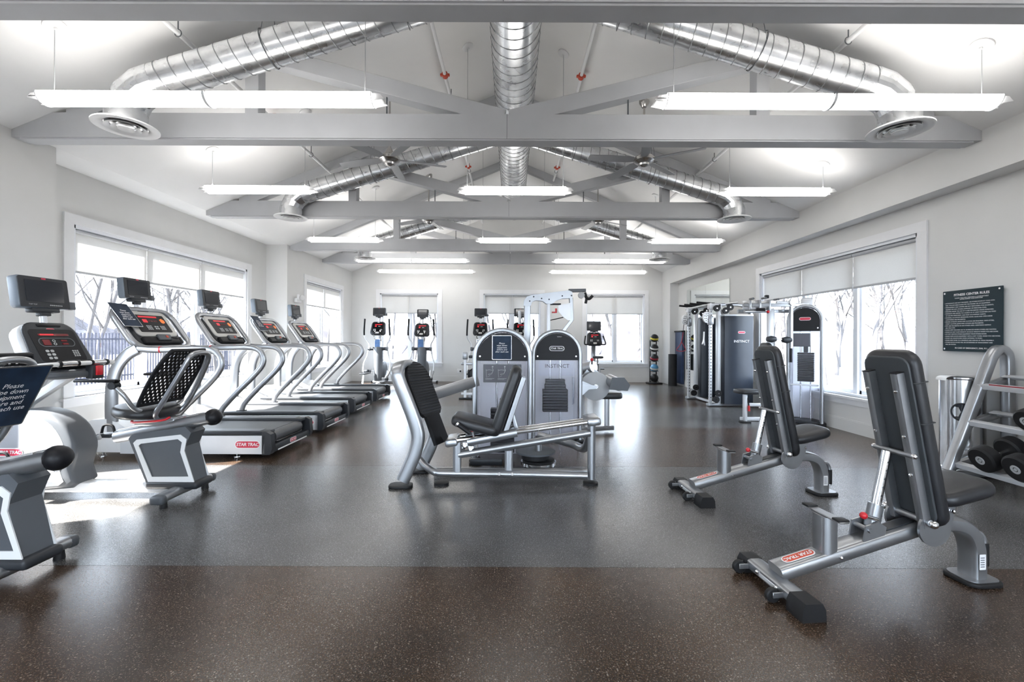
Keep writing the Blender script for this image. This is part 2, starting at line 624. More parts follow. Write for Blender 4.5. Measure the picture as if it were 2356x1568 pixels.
def ceil_z(x):
    return RIDGE_Z - SL * (RIDGE_X - x) if x < RIDGE_X else RIDGE_Z - SR * (x - RIDGE_X)


def wall_with_holes(name, m, u0, u1, z0, z1, holes, th, extra=None):
    """m maps (u, z, w) to world, w>0 into the room; wall body spans w in [-th, 0]"""
    b = MB()
    us = sorted({u0, u1, *[h[0] for h in holes], *[h[1] for h in holes]})
    for a, c in zip(us[:-1], us[1:]):
        zs = [z0]
        for h in holes:
            if h[0] <= a + 1e-6 and h[1] >= c - 1e-6:
                zs += [h[2], h[3]]
        zs.append(z1)
        zs = [zs[0]] + sorted(zs[1:-1]) + [zs[-1]]
        for i in range(0, len(zs), 2):
            b.span(a, c, zs[i], zs[i + 1], -th, 0, m)
    if extra:
        extra(b)
    return struct(b.build(name, 'wall'))


m_left = frame((XBAY, 0, 0), (0, 1, 0), (0, 0, 1))           # w = +X
m_farleft = frame((XL, 0, 0), (0, 1, 0), (0, 0, 1))
m_right = frame((XR, 0, 0), (0, -1, 0), (0, 0, 1))           # w = -X, u = -y
m_back = frame((0, YB, 0), (1, 0, 0), (0, 0, 1))             # w = -Y
m_front = frame((0, YF, 0), (-1, 0, 0), (0, 0, 1))

LW = (4.90, 8.13, 0.525, 2.46)
FW = [(-3.7, -0.5, 0.30, 2.46), (0.5, 3.7, 0.30, 2.46)]
NLW = (2.115, 3.62, 0.525, 2.46)
FLW = (9.56, 11.55, 0.525, 2.47)
RW = (-7.82, -4.775, 0.465, 2.37)
BW = [(-3.70, -2.07, 0.525, 2.46), (-0.80, 0.80, 0.525, 2.46), (2.07, 3.71, 0.525, 2.46)]


def left_extra(b):
    b.span(XBAY - 0.2, XL, 4.1, 4.317, 0, 3.3)               # near wall, inward of the bay
    for a, c, z0, z1 in ((YF, NLW[0], 0, 3.3), (NLW[1], 4.1, 0, 3.3), (NLW[0], NLW[1], 0, NLW[2]), (NLW[0], NLW[1], NLW[3], 3.3)):
        b.span(a, c, z0, z1, -0.2, 0, m_farleft)
    b.span(XBAY - 0.2, XL, 8.76, 8.95, 0, 3.3)                # return face past the bay
    wallm = m_farleft
    for a, c, z0, z1 in ((8.95, FLW[0], 0, 3.3), (FLW[1], YB + 0.2, 0, 3.3), (FLW[0], FLW[1], 0, FLW[2]), (FLW[0], FLW[1], FLW[3], 3.3)):
        b.span(a, c, z0, z1, -0.2, 0, wallm)


wall_with_holes('wall_left', m_left, 4.317, 8.76, 0, 3.3, [LW], 0.2, left_extra)


def right_extra(b):
    b.span(XBULK, XR, YF, 11.68, 2.687, 3.35)
    b.span(XBULK, XR, 11.68, YB, 0, 3.35)


wall_with_holes('wall_right', m_right, -(YB + 0.2), -YF, 0, 3.35, [RW], 0.2, right_extra)


def gable(b, y0, y1):
    poly = [(XL - 0.62, 3.25), (XL, 3.25), (RIDGE_X, RIDGE_Z + 0.12), (XR, 3.25), (XR + 0.2, 3.2), (XR + 0.2, 3.0), (XL - 0.62, 3.0)]
    b.prism(poly, abs(y1 - y0), frame((0, y1, 0), (1, 0, 0), (0, 0, 1)))


wall_with_holes('wall_back', m_back, XL - 0.62, XR + 0.2, 0, 3.0, BW, 0.2, lambda b: gable(b, YB, YB + 0.2))
wall_with_holes('wall_front', m_front, -(XR + 0.2), -(XL - 0.62), 0, 3.0, FW, 0.2, lambda b: gable(b, YF - 0.2, YF))

# ceiling: two slopes, flat lid over the window bay
b = MB()
th = 0.12
for (xa, za), (xb, zb) in (((XL, 3.06), (RIDGE_X, RIDGE_Z)), ((RIDGE_X, RIDGE_Z), (XBULK + 0.02, 3.08 - 0.02 * SR))):
    b.prism([(xa, za), (xb, zb), (xb, zb + th), (xa, za + th)], YB + 0.2 - YF + 0.2, frame((0, YB + 0.2, 0), (1, 0, 0), (0, 0, 1)))
b.span(XBAY - 0.25, XL, YF - 0.2, YB + 0.2, 3.06, 3.06 + th)
b.span(XBULK, XR + 0.25, YF - 0.2, YB + 0.2, 3.2, 3.2 + th)
struct(b.build('ceiling', 'ceiling'))

# floor: concrete slab with rubber sheets laid across the room
floor = MB().span(XBAY - 0.25, XR + 0.25, YF - 0.2, YB + 0.2, -0.2, -0.006).build('floor', 'charcoal')
struct(floor)
seams = [YF, -1.35, 0.48, 2.31, 4.14, 5.97, 7.80, 9.63, 11.46, YB]
for i in range(len(seams) - 1):
    mt = 'rubber_brown' if i % 2 == 0 else 'rubber_grey'
    MB().span(XBAY, XR, seams[i] + 0.0015, seams[i + 1] - 0.0015, -0.008, 0.0).build('rubber_sheet', mt, floor)


# baseboards
def baseboard(name, runs):
    bb = MB()
    for (m, a, c) in runs:
        bb.span(a, c, 0, 0.15, 0, 0.014, m)
        bb.span(a, c, 0.15, 0.165, 0, 0.009, m)
    struct(bb.build(name, 'wall'))


baseboard('baseboard_left', [(m_farleft, YF, 4.317), (m_left, 4.317, 8.76), (m_farleft, 8.76, YB)])
baseboard('baseboard_right', [(m_right, -11.68, -YF), (frame((XBULK, 0, 0), (0, -1, 0), (0, 0, 1)), -YB, -11.68)])
baseboard('baseboard_back', [(m_back, XL, XBULK)])
baseboard('baseboard_front', [(m_front, -XR, -XL)])


# ------------------------------------------------------------------ windows
def window(n, m, hole, cuts, shade_z, label, cas=0.11):
    u0, u1, z0, z1 = hole
    r = bpy.data.objects.new('window_%d' % n, None)
    COL.objects.link(r)
    struct(r, label)
    c = MB()
    c.span(u0 - cas, u0, z0, z1, 0, 0.02, m)
    c.span(u1, u1 + cas, z0, z1, 0, 0.02, m)
    c.span(u0 - cas, u1 + cas, z1, z1 + cas, 0, 0.022, m)
    c.build('casing', 'trim', r)
    MB().span(u0 - cas - 0.03, u1 + cas + 0.03, z0 - 0.03, z0, -0.10, 0.05, m).span(u0 - cas, u1 + cas, z0 - 0.105, z0 - 0.03, 0, 0.018, m).build('sill', 'trim', r)
    j = MB()
    j.span(u0, u0 + 0.035, z0, z1, -0.17, 0, m); j.span(u1 - 0.035, u1, z0, z1, -0.17, 0, m)
    j.span(u0, u1, z1 - 0.035, z1, -0.17, 0, m); j.span(u0, u1, z0, z0 + 0.035, -0.17, -0.03, m)
    j.build('jamb', 'frame_white', r)
    us = [u0 + 0.035] + cuts + [u1 - 0.035]
    for k in range(len(cuts)):
        MB().span(cuts[k] - 0.035, cuts[k] + 0.035, z0 + 0.03, z1 - 0.03, -0.165, -0.075, m).build('mullion', 'frame_white', r)
    for k in range(len(us) - 1):
        a = us[k] + (0.035 if k else 0)
        d = us[k + 1] - (0.035 if k < len(us) - 2 else 0)
        s = MB()
        for (x0, x1, y0, y1) in ((a, a + 0.03, z0 + 0.035, z1 - 0.035), (d - 0.03, d, z0 + 0.035, z1 - 0.035), (a, d, z0 + 0.035, z0 + 0.08), (a, d, z1 - 0.08, z1 - 0.035)):
            s.span(x0, x1, y0, y1, -0.15, -0.11, m)
        s.build('sash', 'frame_white', r)
        MB().span(a + 0.03, d - 0.03, z0 + 0.08, z1 - 0.08, -0.134, -0.130, m).build('pane', 'glass', r)
        # roller shade of this light
        w0, w1 = us[k] + 0.004, us[k + 1] - 0.004
        sh = MB().span(w0, w1, shade_z, z1 - 0.06, -0.046, -0.0445, m).build('shade', 'shade', r)
        rr = MB()
        rr.cyl(m @ V((w0, z1 - 0.06, -0.042)), m @ V((w1, z1 - 0.06, -0.042)), 0.024, n=12)
        rr.build('shade_roller', 'roller', sh)
        MB().rbox(((w0 + w1) / 2, shade_z, -0.045), (w1 - w0, 0.028, 0.014), 0.004, 1, m).build('hem_bar', 'roller', sh)
    return r


window(1, m_left, LW, [5.95, 6.98], 1.94, 'three-light window with roller shades behind the treadmills')
window(2, m_farleft, FLW, [10.56], 1.93, 'two-light window in the far left wall')
window(3, m_back, BW[0], [-2.885], 1.91, 'left window in the back wall')
window(4, m_back, BW[1], [0.0], 1.91, 'middle window in the back wall')
window(5, m_back, BW[2], [2.89], 1.91, 'right window in the back wall')
window(7, m_farleft, NLW, [2.87], 1.94, 'two-light window in the near left wall beside the front bike')
window(8, m_front, FW[0], [-2.63, -1.57], 2.20, 'three-light window in the wall behind the camera')
window(9, m_front, FW[1], [1.57, 2.63], 2.20, 'second three-light window in the wall behind the camera')
window(6, m_right, RW, [-6.77, -5.75], 1.885, 'three-light window with roller shades in the right wall')

# ------------------------------------------------------------------ roof trusses
TR = 'grey roof trusses'


def truss(y, label):
    r = thing('roof_truss', label, 'truss', (0, y, 2.99), 0, TR)
    z = lambda v: v - 2.99
    dep = 0.15
    fm = frame((0, dep, 0), (1, 0, 0), (0, 0, 1))
    xl0 = RIDGE_X - (RIDGE_Z - 2.99) / SL
    zl = 3.21
    xa = RIDGE_X - (RIDGE_Z - zl) / SL
    xb = RIDGE_X + (RIDGE_Z - zl) / SR
    left_end = XL + 0.001
    poly = [(left_end, z(2.99)), (XBULK - 0.001, z(2.99)), (XBULK - 0.001, z(ceil_z(XBULK)) - 0.002), (xb, z(zl)), (xa, z(zl)), (left_end, z(ceil_z(left_end)) - 0.002)]
    MB().prism(poly, dep, fm).build('bottom_chord', 'truss', r)
    MB().span(left_end + 0.06, XBULK - 0.06, 0.012, dep - 0.012, -0.012, 0.0).build('bottom_plate', 'truss', r)
    MB().span(-0.055, -0.052, -0.001, 0, 0.0, 0.22).build('joint_line', 'charcoal', r)
    rt = 0.13
    for s in (-1, 1):
        sl = SL if s < 0 else SR
        def top(x):
            return z(ceil_z(x)) - 0.003
        x0 = xa + 0.1 if s < 0 else xb - 0.1
        x1 = RIDGE_X
        poly = [(x0, top(x0)), (x1, top(x1)), (x1, top(x1) - rt * 1.08), (x0, top(x0) - rt * 1.08)]
        if s > 0:
            poly = poly[::-1]
        poly = poly[::-1]
        MB().prism(poly, 0.11, frame((0, 0.13, 0), (1, 0, 0), (0, 0, 1))).build('rafter', 'truss', r)
        # diagonal web from the middle of the chord to the top of the upright
        xe = s * 2.30 - 0.05
        ze = top(xe) - rt
        L = V((xe + 0.05, 0, ze - 0.20)); an = math.atan2(L.z, L.x)
        MB().rbox((L.length / 2 + 0.02, 0, 0), (L.length - 0.02, 0.13, 0.145), 0.004, 1, T(-0.05, 0.075, 0.19) @ R(-an, 'Y')).build('diagonal_web', 'truss', r)
        MB().rbox((xe, 0.075, (0.21 + ze + 0.02) / 2), (0.12, 0.12, ze - 0.19), 0.004, 1).build('upright_web', 'truss', r)
        MB().cyl((s * 1.10 - 0.05, 0.075, 0.21), (s * 1.10 - 0.05, 0.075, 0.21 + 0.27), 0.007, n=8).build('tie_rod', 'grey_plastic', r)
    return r


TY = [2.33, 3.93, 6.43, 8.86, 10.36]
for y, l in zip(TY, ['grey roof truss cut off by the top edge of the picture', 'large grey roof truss crossing between the two nearest round air diffusers',
                     'grey roof truss just behind the nearer pair of ceiling fans', 'grey roof truss just behind the farther pair of ceiling fans',
                     'farthest grey roof truss in front of the back wall']):
    truss(y, l)

# ------------------------------------------------------------------ air ducts
MAIN_Z = 4.13


def helix(b, p0, p1, r, pitch, tr=0.005, n=20):
    p0, p1 = V(p0), V(p1)
    d = p1 - p0; L = d.length
    q = d.to_track_quat('Z', 'Y').to_matrix()
    k = int(L / pitch * n)
    pts = []
    for i in range(k + 1):
        a = 2 * PI * i / n
        pts.append(p0 + q @ V((r * math.cos(a), r * math.sin(a), L * i / k)))
    b.sweep(pts, circ(tr, 5))


mr = thing('ridge_duct', 'large round galvanised duct running along the ridge of the ceiling', 'duct', (0.02, -1.0, MAIN_Z))
MB().cyl((0, 0, 0), (0, 11.0, 0), 0.235, n=48).build('duct_pipe', 'duct', mr)
hb = MB(); helix(hb, (0, 0, 0), (0, 11.0, 0), 0.236, 0.135, 0.006); hb.build('spiral_seam', 'seam', mr)
for yy in (1.6, 4.0, 6.9, 9.0):
    MB().cyl((0, yy, 0.22), (0, yy, ceil_z(0.02) - MAIN_Z), 0.006, n=6).build('hanger_rod', 'grey_plastic', mr)


def branch(s, y, xe, label):
    r = thing('branch_duct', label, 'duct', (s * 3.17, y, 2.95), 0, 'branch ducts with ceiling diffusers')
    g = lambda x, z: V((s * (x - 3.17), 0, z - 2.95))
    a, e = g(0.20, 4.11), g(2.93, 3.285)
    MB().cyl(a, e, 0.137, n=32).build('duct_pipe', 'duct', r)
    hb = MB(); helix(hb, a, e, 0.138, 0.125, 0.0045); hb.build('spiral_seam', 'seam', r)
    el = [g(2.90, 3.294), g(3.02, 3.25), g(3.115, 3.17), g(3.165, 3.07), g(3.17, 2.95)]
    MB().sweep(el, circ(0.140, 28), side=(0, 1, 0)).build('elbow', 'duct', r, ang=12)
    c = MB().cyl(g(3.17, 3.06), g(3.17, 2.93), 0.143, n=28)
    c.build('collar', 'duct', r)
    for k, (x, z) in enumerate(((2.0, None), (0.9, None))):
        hb = MB()
        t = (x - 0.20) / (2.93 - 0.20); p = a.lerp(e, t)
        nrm = (e - a).normalized()
        qd = nrm.to_track_quat('Z', 'Y').to_matrix()
        hb.tube([p + qd @ V((0.145 * math.cos(u * PI / 12), 0.145 * math.sin(u * PI / 12), 0)) for u in range(24)], 0.004, 6, closed=True)
        for q in (-1, 1):
            hb.cyl(p + V((0, q * 0.14, 0)), V((p.x, q * 0.02, ceil_z(s * x) - 2.95)), 0.0025, n=6)
        hb.build('hanger_strap', 'grey_plastic', r)
    # round diffuser
    fl = MB().lathe([(0.135, 0.0), (0.21, -0.008), (0.222, -0.016), (0.222, -0.024), (0.20, -0.030), (0.158, -0.018), (0.135, -0.004)], 40, T(*g(3.17, 2.94)))
    d = fl.build('diffuser_flange', 'white_paint', r)
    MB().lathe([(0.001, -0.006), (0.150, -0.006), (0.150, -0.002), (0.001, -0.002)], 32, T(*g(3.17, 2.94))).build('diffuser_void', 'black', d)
    for ro, ri, dz in ((0.142, 0.108, -0.028), (0.098, 0.066, -0.032), (0.056, 0.0015, -0.036)):
        MB().lathe([(ri, dz + 0.016), (ro, dz), (ro, dz - 0.003), (max(ri - 0.003, 0.001), dz + 0.012)], 36, T(*g(3.17, 2.94))).build('diffuser_cone', 'white_paint', d)
    return r


for y, w in ((3.60, 'nearest'), (6.28, 'middle'), (9.45, 'farthest')):
    for s, sd in ((-1, 'left'), (1, 'right')):
        branch(s, y, 3.17, '%s %s galvanised branch duct sloping down to a round white diffuser' % (w, sd))

# ------------------------------------------------------------------ sprinkler pipes
for x, zc, l in ((-2.71, 3.66, 'outer left'), (-0.83, 4.41, 'inner left'), (0.83, 4.40, 'inner right'), (2.71, 3.62, 'outer right')):
    r = thing('sprinkler_pipe', '%s white sprinkler pipe running along the sloped ceiling' % l, 'pipe', (x, 0, zc), 0, 'sprinkler pipes')
    MB().cyl((0, -2.0, 0), (0, 12.2, 0), 0.021, n=12).build('pipe', 'white_paint', r)
    for yy in (1.0, 3.55, 5.9, 8.4, 11.0):
        h = MB().cyl((0, yy, 0.02), (0, yy, ceil_z(x) - zc), 0.005, n=6)
        h.tube([(0.027 * math.cos(a * PI / 6), yy, 0.03 * math.sin(a * PI / 6)) for a in range(12)], 0.004, 5, closed=True)
        h.build('pipe_hanger', 'grey_plastic', r)
    if abs(x) < 1:
        for yy in (5.35, 8.2):
            cp = MB().cyl((0, yy - 0.03, 0), (0, yy + 0.03, 0), 0.036, n=14)
            for q in (-1, 1):
                cp.rbox((q * 0.042, yy, 0), (0.03, 0.035, 0.026), 0.005, 1)
            cp.build('pipe_coupling', 'orange', r)
    else:
        for yy in (5.0, 7.6):
            MB().cyl((0, yy, 0.015), (0, yy, 0.05), 0.010, n=8).cyl((0, yy, 0.05), (0, yy, 0.085), 0.014, 0.006, n=8).rbox((0, yy, 0.088), (0.036, 0.036, 0.004), 0.001, 1).build('sprinkler_head', 'orange', r)


# ------------------------------------------------------------------ pendant lamps
def pendant(xc, y, n, cable_x, label, z=2.975):
    r = thing('pendant_lamp', label, 'lamp', (xc, y, z), 0, 'linear pendant lamps')
    Ls = 1.20
    tot = n * Ls + (n - 1) * 0.035
    sec = []
    for i in range(15):
        a = PI + PI * i / 14
        sec.append((0.075 * math.cos(a), 0.068 * math.sin(a) + 0.005))
    sec += [(0.07, 0.012), (-0.07, 0.012)]
    x = -tot / 2
    for k in range(n):
        fm = frame((x, 0, 0), (0, 1, 0), (0, 0, 1))
        MB().prism(sec[:15], Ls, fm).build('lens', 'lens', r)
        MB().span(x, x + Ls, -0.070, 0.070, 0.0055, 0.012).build('top_lens', 'lens_top', r)
        x += Ls
        if k < n - 1:
            MB().sweep([(x + 0.0175, a * 1.03, c * 1.03) for a, c in sec[:15]], [(-0.01, -0.004), (0.01, -0.004), (0.01, 0.004), (-0.01, 0.004)], side=(1, 0, 0)).build('lens_joint', 'silver_light', r)
            x += 0.035
    for s in (-1, 1):
        e = MB()
        fm = frame((s * tot / 2 - (0.006 if s > 0 else 0), 0, 0), (0, 1, 0), (0, 0, 1))
        e.prism([(a * 1.05, c * 1.05) for a, c in sec], 0.006, fm)
        e.build('end_plate', 'white_paint', r)
        w = MB()
        pl = [(0, -0.045), (0.085, -0.03), (0.055, 0.005), (0, 0.01)]
        for q in (-1, 1):
            w.prism(pl, 0.004, frame((s * (tot / 2 + 0.003), q * 0.05, 0), (s, 0, 0), (0, 0, 1)))
        w.span(s * (tot / 2), s * (tot / 2 + 0.07), -0.05, 0.05, -0.02, -0.014)
        w.build('end_wing', 'white_paint', r)
    MB().rbox((0, 0, 0.018), (tot, 0.022, 0.014), 0.004, 1).build('spine', 'white_paint', r)
    for cx in cable_x:
        zc = ceil_z(xc + cx) - z
        cb = MB().cyl((cx, 0, 0.02), (cx, 0, zc - 0.012), 0.0028, n=6)
        cb.cyl((cx, 0, 0.02), (cx, 0, 0.05), 0.008, n=8)
        cb.build('cable', 'grey_print', r)
        sl = SL if xc + cx < RIDGE_X else -SR
        cm = T(cx, 0, zc - 0.004) @ R(-math.atan(sl), 'Y')
        MB().lathe([(0.001, 0.002), (0.070, 0.002), (0.070, -0.008), (0.062, -0.014), (0.012, -0.017), (0.010, -0.03), (0.001, -0.03)], 28, cm).build('canopy', 'white_paint', r)
    return r


pendant(-2.3, 0.85, 2, (-1.15, 1.15), 'added two-lens pendant lamp out of view overhead on the left, brightening the foreground')  # added lamp above the camera, out of view, to brighten the foreground
pendant(2.3, 0.85, 2, (-1.15, 1.15), 'added two-lens pendant lamp out of view overhead on the right, brightening the foreground')  # its right-hand twin, likewise added unseen for more foreground light
pendant(-2.245, 3.25, 2, (-1.15, 1.15), 'long left pendant lamp crossing in front of the nearest left duct')
pendant(2.34, 3.25, 2, (-1.15, 1.13), 'long right pendant lamp crossing in front of the nearest right duct')
pendant(-3.02, 5.22, 1, (-0.55, 0.55), 'short pendant lamp left of the nearer ceiling fans')
pendant(0.03, 5.22, 1, (-0.57, 0.57), 'short pendant lamp hanging between the nearer ceiling fans')
pendant(3.13, 5.22, 1, (-0.55, 0.56), 'short pendant lamp right of the nearer ceiling fans')
pendant(-3.00, 7.85, 1, (-0.55, 0.55), 'short pendant lamp left of the farther ceiling fans')
pendant(0.02, 7.85, 1, (-0.55, 0.55), 'short pendant lamp hanging between the farther ceiling fans')
pendant(3.11, 7.85, 1, (-0.55, 0.55), 'short pendant lamp right of the farther ceiling fans')
pendant(-2.26, 9.90, 2, (-1.15, 1.15), 'long two-lens pendant lamp beside the farthest left diffuser')
pendant(2.19, 9.90, 2, (-1.15, 1.15), 'long two-lens pendant lamp beside the farthest right diffuser')
pendant(-2.26, 11.5, 2, (-1.15, 1.15), 'long two-lens pendant lamp against the back wall on the left')
pendant(2.25, 11.5, 2, (-1.15, 1.15), 'long two-lens pendant lamp against the back wall on the right')


# ------------------------------------------------------------------ ceiling fans
def fan(x, y, rot, label, z=3.42):
    r = thing('ceiling_fan', label, 'fan', (x, y, z), rot, 'ceiling fans')
    MB().lathe([(0.001, -0.085), (0.03, -0.082), (0.062, -0.065), (0.070, -0.045), (0.095, -0.035), (0.128, -0.012), (0.130, 0.02), (0.105, 0.045), (0.060, 0.058), (0.045, 0.10), (0.022, 0.14), (0.016, 0.16), (0.001, 0.16)], 32).build('motor_housing', 'nickel', r)
    zc = ceil_z(x) - z
    MB().cyl((0, 0, 0.15), (0, 0, zc - 0.03), 0.012, n=10).build('down_rod', 'nickel', r)
    MB().lathe([(0.001, zc + 0.02), (0.065, zc + 0.02), (0.062, zc - 0.03), (0.03, zc - 0.085), (0.013, zc - 0.09), (0.001, zc - 0.09)], 20).build('canopy', 'nickel', r)
    bl = [(0.10, -0.035), (0.20, -0.058), (0.45, -0.068), (0.70, -0.060), (0.715, -0.03), (0.70, 0.045), (0.45, 0.060), (0.20, 0.055), (0.10, 0.03)]
    for k in range(5):
        m = R(2 * PI * k / 5, 'Z') @ T(0, 0, 0.0) @ R(math.radians(12), 'X')
        MB().prism(bl, 0.008, m).build('blade', 'fan_blade', r)
    return r


fan(-1.53, 5.45, 0.35, 'nearer left brushed metal ceiling fan with five grey blades')
fan(1.63, 5.45, 0.75, 'nearer right brushed metal ceiling fan with five grey blades')
fan(-1.57, 8.22, 0.15, 'farther left brushed metal ceiling fan with five grey blades')
fan(1.60, 8.22, 0.55, 'farther right brushed metal ceiling fan with five grey blades')

# ------------------------------------------------------------------ mirror, sign, small wall things
mr = thing('wall_mirror', 'frameless wall mirror behind the cable machine', 'mirror', (XR - 0.002, 10.0, 0.45))
for a, c in ((8.91, 10.0), (10.0, 11.09)):
    MB().span(-0.008, 0, a - 10 + 0.001, c - 10 - 0.001, 0, 2.0).build('mirror_panel', 'mirror', mr)

m = frame((XR, 4.20, 1.395), (0, -1, 0), (0, 0, 1))
sg = thing('rules_sign', 'dark slate fitness rules sign with white lettering on the right wall', 'sign', (XR, 4.20, 1.395))
ml = T(-XR, -4.20, -1.395) @ m @ T(0, 0, 0.022)
MB().prism(rrect(0.545, 0.60, 0.003, 1), 0.008, ml).build('sign_panel', 'sign_teal', sg)
for sx in (-1, 1):
    for sy in (-1, 1):
        MB().cyl(ml @ V((sx * 0.25, sy * 0.277, -0.022)), ml @ V((sx * 0.25, sy * 0.277, 0.014)), 0.0085, n=14).build('standoff', 'chrome', sg)
text('sign_lettering', 'FITNESS CENTER RULES', 0.031, ml @ T(0, 0.254, 0.0085), 'white_print', sg, bold=0.0006)
text('sign_lettering', 'THANK YOU FOR CREATING A COMFORTABLE\nENVIRONMENT FOR EVERYONE', 0.0145, ml @ T(0, 0.216, 0.0085), 'white_print', sg, line=0.9)
RULES = ['ATTENDANTS ARE NOT PROVIDED. USE FITNESS ROOM AT YOUR OWN', 'RISK. FOLLOW DIRECTIONS FOR THE PROPER USE OF EQUIPMENT.', 'MANAGEMENT AND OWNER ARE NOT RESPONSIBLE FOR ACCIDENTS,',
         'INJURIES OR LOST, STOLEN, DAMAGED OR MISPLACED ITEMS.', 'PERSONS UNDER THE AGE OF 16 ARE PROHIBITED UNLESS SUPERVISED.', 'RESIDENTS ARE LIMITED TO 2 GUESTS OF AT LEAST FOURTEEN (14) YEARS',
         'OF AGE PER APARTMENT, AND MUST ACCOMPANY GUESTS.', 'SMOKING, ALCOHOLIC BEVERAGES, FOOD, GLASS AND OPEN DRINK', 'CONTAINERS ARE PROHIBITED.', 'PROPER ATHLETIC SHOES AND CLOTHES ARE REQUIRED. SWIM ATTIRE,',
         'STREET CLOTHES, JEANS AND CUTOFFS ARE PROHIBITED.', 'PETS ARE PROHIBITED IN ANY FITNESS AREA. ASSISTANCE ANIMALS', 'ARE WELCOME.', 'PLEASE LIMIT MACHINE USE TO 30 MINUTES WHEN OTHERS ARE WAITING.',
         'PLEASE DO NOT SLAM WEIGHTS. RE-RACK WEIGHTS WHEN YOU ARE DONE.', 'DO NOT REMOVE FITNESS EQUIPMENT FROM FITNESS ROOM.', 'PLEASE WIPE DOWN EQUIPMENT WITH A WET TOWEL WHEN YOU ARE DONE.', 'PLEASE USE HEADPHONES WHEN LISTENING TO MUSIC.',
         'PLEASE KEEP NOISE TO A MINIMUM AND DISPOSE OF TRASH PROPERLY.', 'FITNESS ROOM HOURS WILL BE DETERMINED BY MANAGEMENT AND', 'WILL BE POSTED.']
BUL = {0, 2, 4, 5, 7, 9, 11, 13, 14, 15, 16, 17, 18, 19}
for i, s in enumerate(RULES):
    yy = 0.176 - i * 0.0205
    text('sign_lettering', s, 0.0138, ml @ T(-0.245, yy, 0.0085), 'white_print', sg, align='LEFT')
    if i in BUL:
        MB().prism(circ(0.0018, 8), 0.0006, ml @ T(-0.252, yy, 0.008)).build('bullet_mark', 'white_print', sg)
text('sign_lettering', 'IN CASE OF EMERGENCY, DIAL 911.', 0.019, ml @ T(0, -0.268, 0.0085), 'white_print', sg, bold=0.0003)

el = thing('emergency_light', 'small white emergency light with two round heads on the left wall', 'light', (XL, 9.14, 2.0))
MB().rbox((0.03, 0, -0.02), (0.06, 0.22, 0.09), 0.015).build('housing', 'white_paint', el)
for s in (-1, 1):
    MB().lathe([(0.001, 0), (0.05, 0), (0.058, 0.03), (0.052, 0.04), (0.001, 0.045)], 20, T(0.055, s * 0.085, 0.045) @ R(PI / 2, 'Y') @ R(s * 0.4, 'X')).build('lamp_head', 'white_paint', el)
ot = thing('wall_outlet', 'white wall outlet with a black plug on the back wall', 'outlet', (-1.47, YB, 0.29))
MB().rbox((0, -0.006, 0), (0.13, 0.012, 0.12), 0.004, 1).build('cover_plate', 'white_paint', ot)
MB().rbox((0.03, -0.03, 0), (0.04, 0.04, 0.045), 0.008).build('plug', 'black', ot)

# ================================================================== CARDIO MACHINES
# local frame of every cardio machine: +x forward (the way the rider faces), +y to the rider's left, z up
def facing(o, tilt):
    """panel frame: u = rider's right, v = up the panel, w = toward the rider; tilt = slope from horizontal"""
    return frame(o, (0, -1, 0), (math.cos(tilt), 0, math.sin(tilt)))


def monitor(r, x, z, tilt=math.radians(84), w=0.345, h=0.225, rounded=False, stalk=0.10):
    m = facing((x, 0, z), tilt)
    sh = MB()
    if rounded:
        sh.pad(rrect(w, h, 0.025, 4), 0.05, m @ T(0, 0, -0.05), 0.01)
    else:
        sh.pad(rrect(w, h, 0.02, 3), 0.075, m @ T(0, 0, -0.06), 0.012)
    s = sh.build('monitor_shell', 'blue_grey' if not rounded else 'charcoal', r)
    MB().prism(rrect(w * 0.97, h * 0.96, 0.016, 3), 0.006, m, 0.012 if not rounded else -0.003).build('monitor_face', 'charcoal', s)
    MB().prism(rrect(w * 0.74, h * 0.68, 0.005, 2), 0.003, m @ T(0, h * 0.04, 0), 0.018 if not rounded else 0.003).build('screen', 'gloss_black', s)
    if not rounded:
        MB().prism(rrect(0.032, 0.010, 0.004, 2), 0.002, m @ T(0, h * 0.44, 0.018)).build('screen_badge', 'badge_red', s)
        for k in range(7):
            MB().prism(rrect(0.009, 0.008, 0.002, 1), 0.002, m @ T(w * 0.08 + k * 0.0135, -h * 0.40, 0.018)).build('monitor_button', 'grey_print', s)
        text('monitor_lettering', 'TOP TOP', 0.014, m @ T(-w * 0.26, -h * 0.40, 0.0185), 'grey_print', s)
        MB().rbox((w * 0.56, -h * 0.36, -0.01), (0.055, 0.06, 0.045), 0.006, 2, m).build('headphone_pod', 'grey_plastic', s)
    b = MB()
    b.rbox((0, -h / 2 - 0.014, -0.015), (w * 0.55, 0.034, 0.06), 0.008, 2, m)
    b.rbox((0, -h / 2 - 0.042, -0.015), (0.075, 0.03, 0.045), 0.006, 2, m)
    b.build('monitor_bracket', 'charcoal', r)
    p = m @ V((0, -h / 2 - 0.05, -0.02))
    MB().cyl(p, p + V((-0.012, 0, -stalk)), 0.022, n=12).build('monitor_stalk', 'silver_light', r)


def keypad(b, m, cx, cy, nx, ny, s, g):
    for i in range(nx):
        for j in range(ny):
            b.prism(rrect(s, s * 0.8, s * 0.2, 1), 0.002, m @ T(cx + (i - (nx - 1) / 2) * g, cy + (j - (ny - 1) / 2) * g * 0.85, 0))


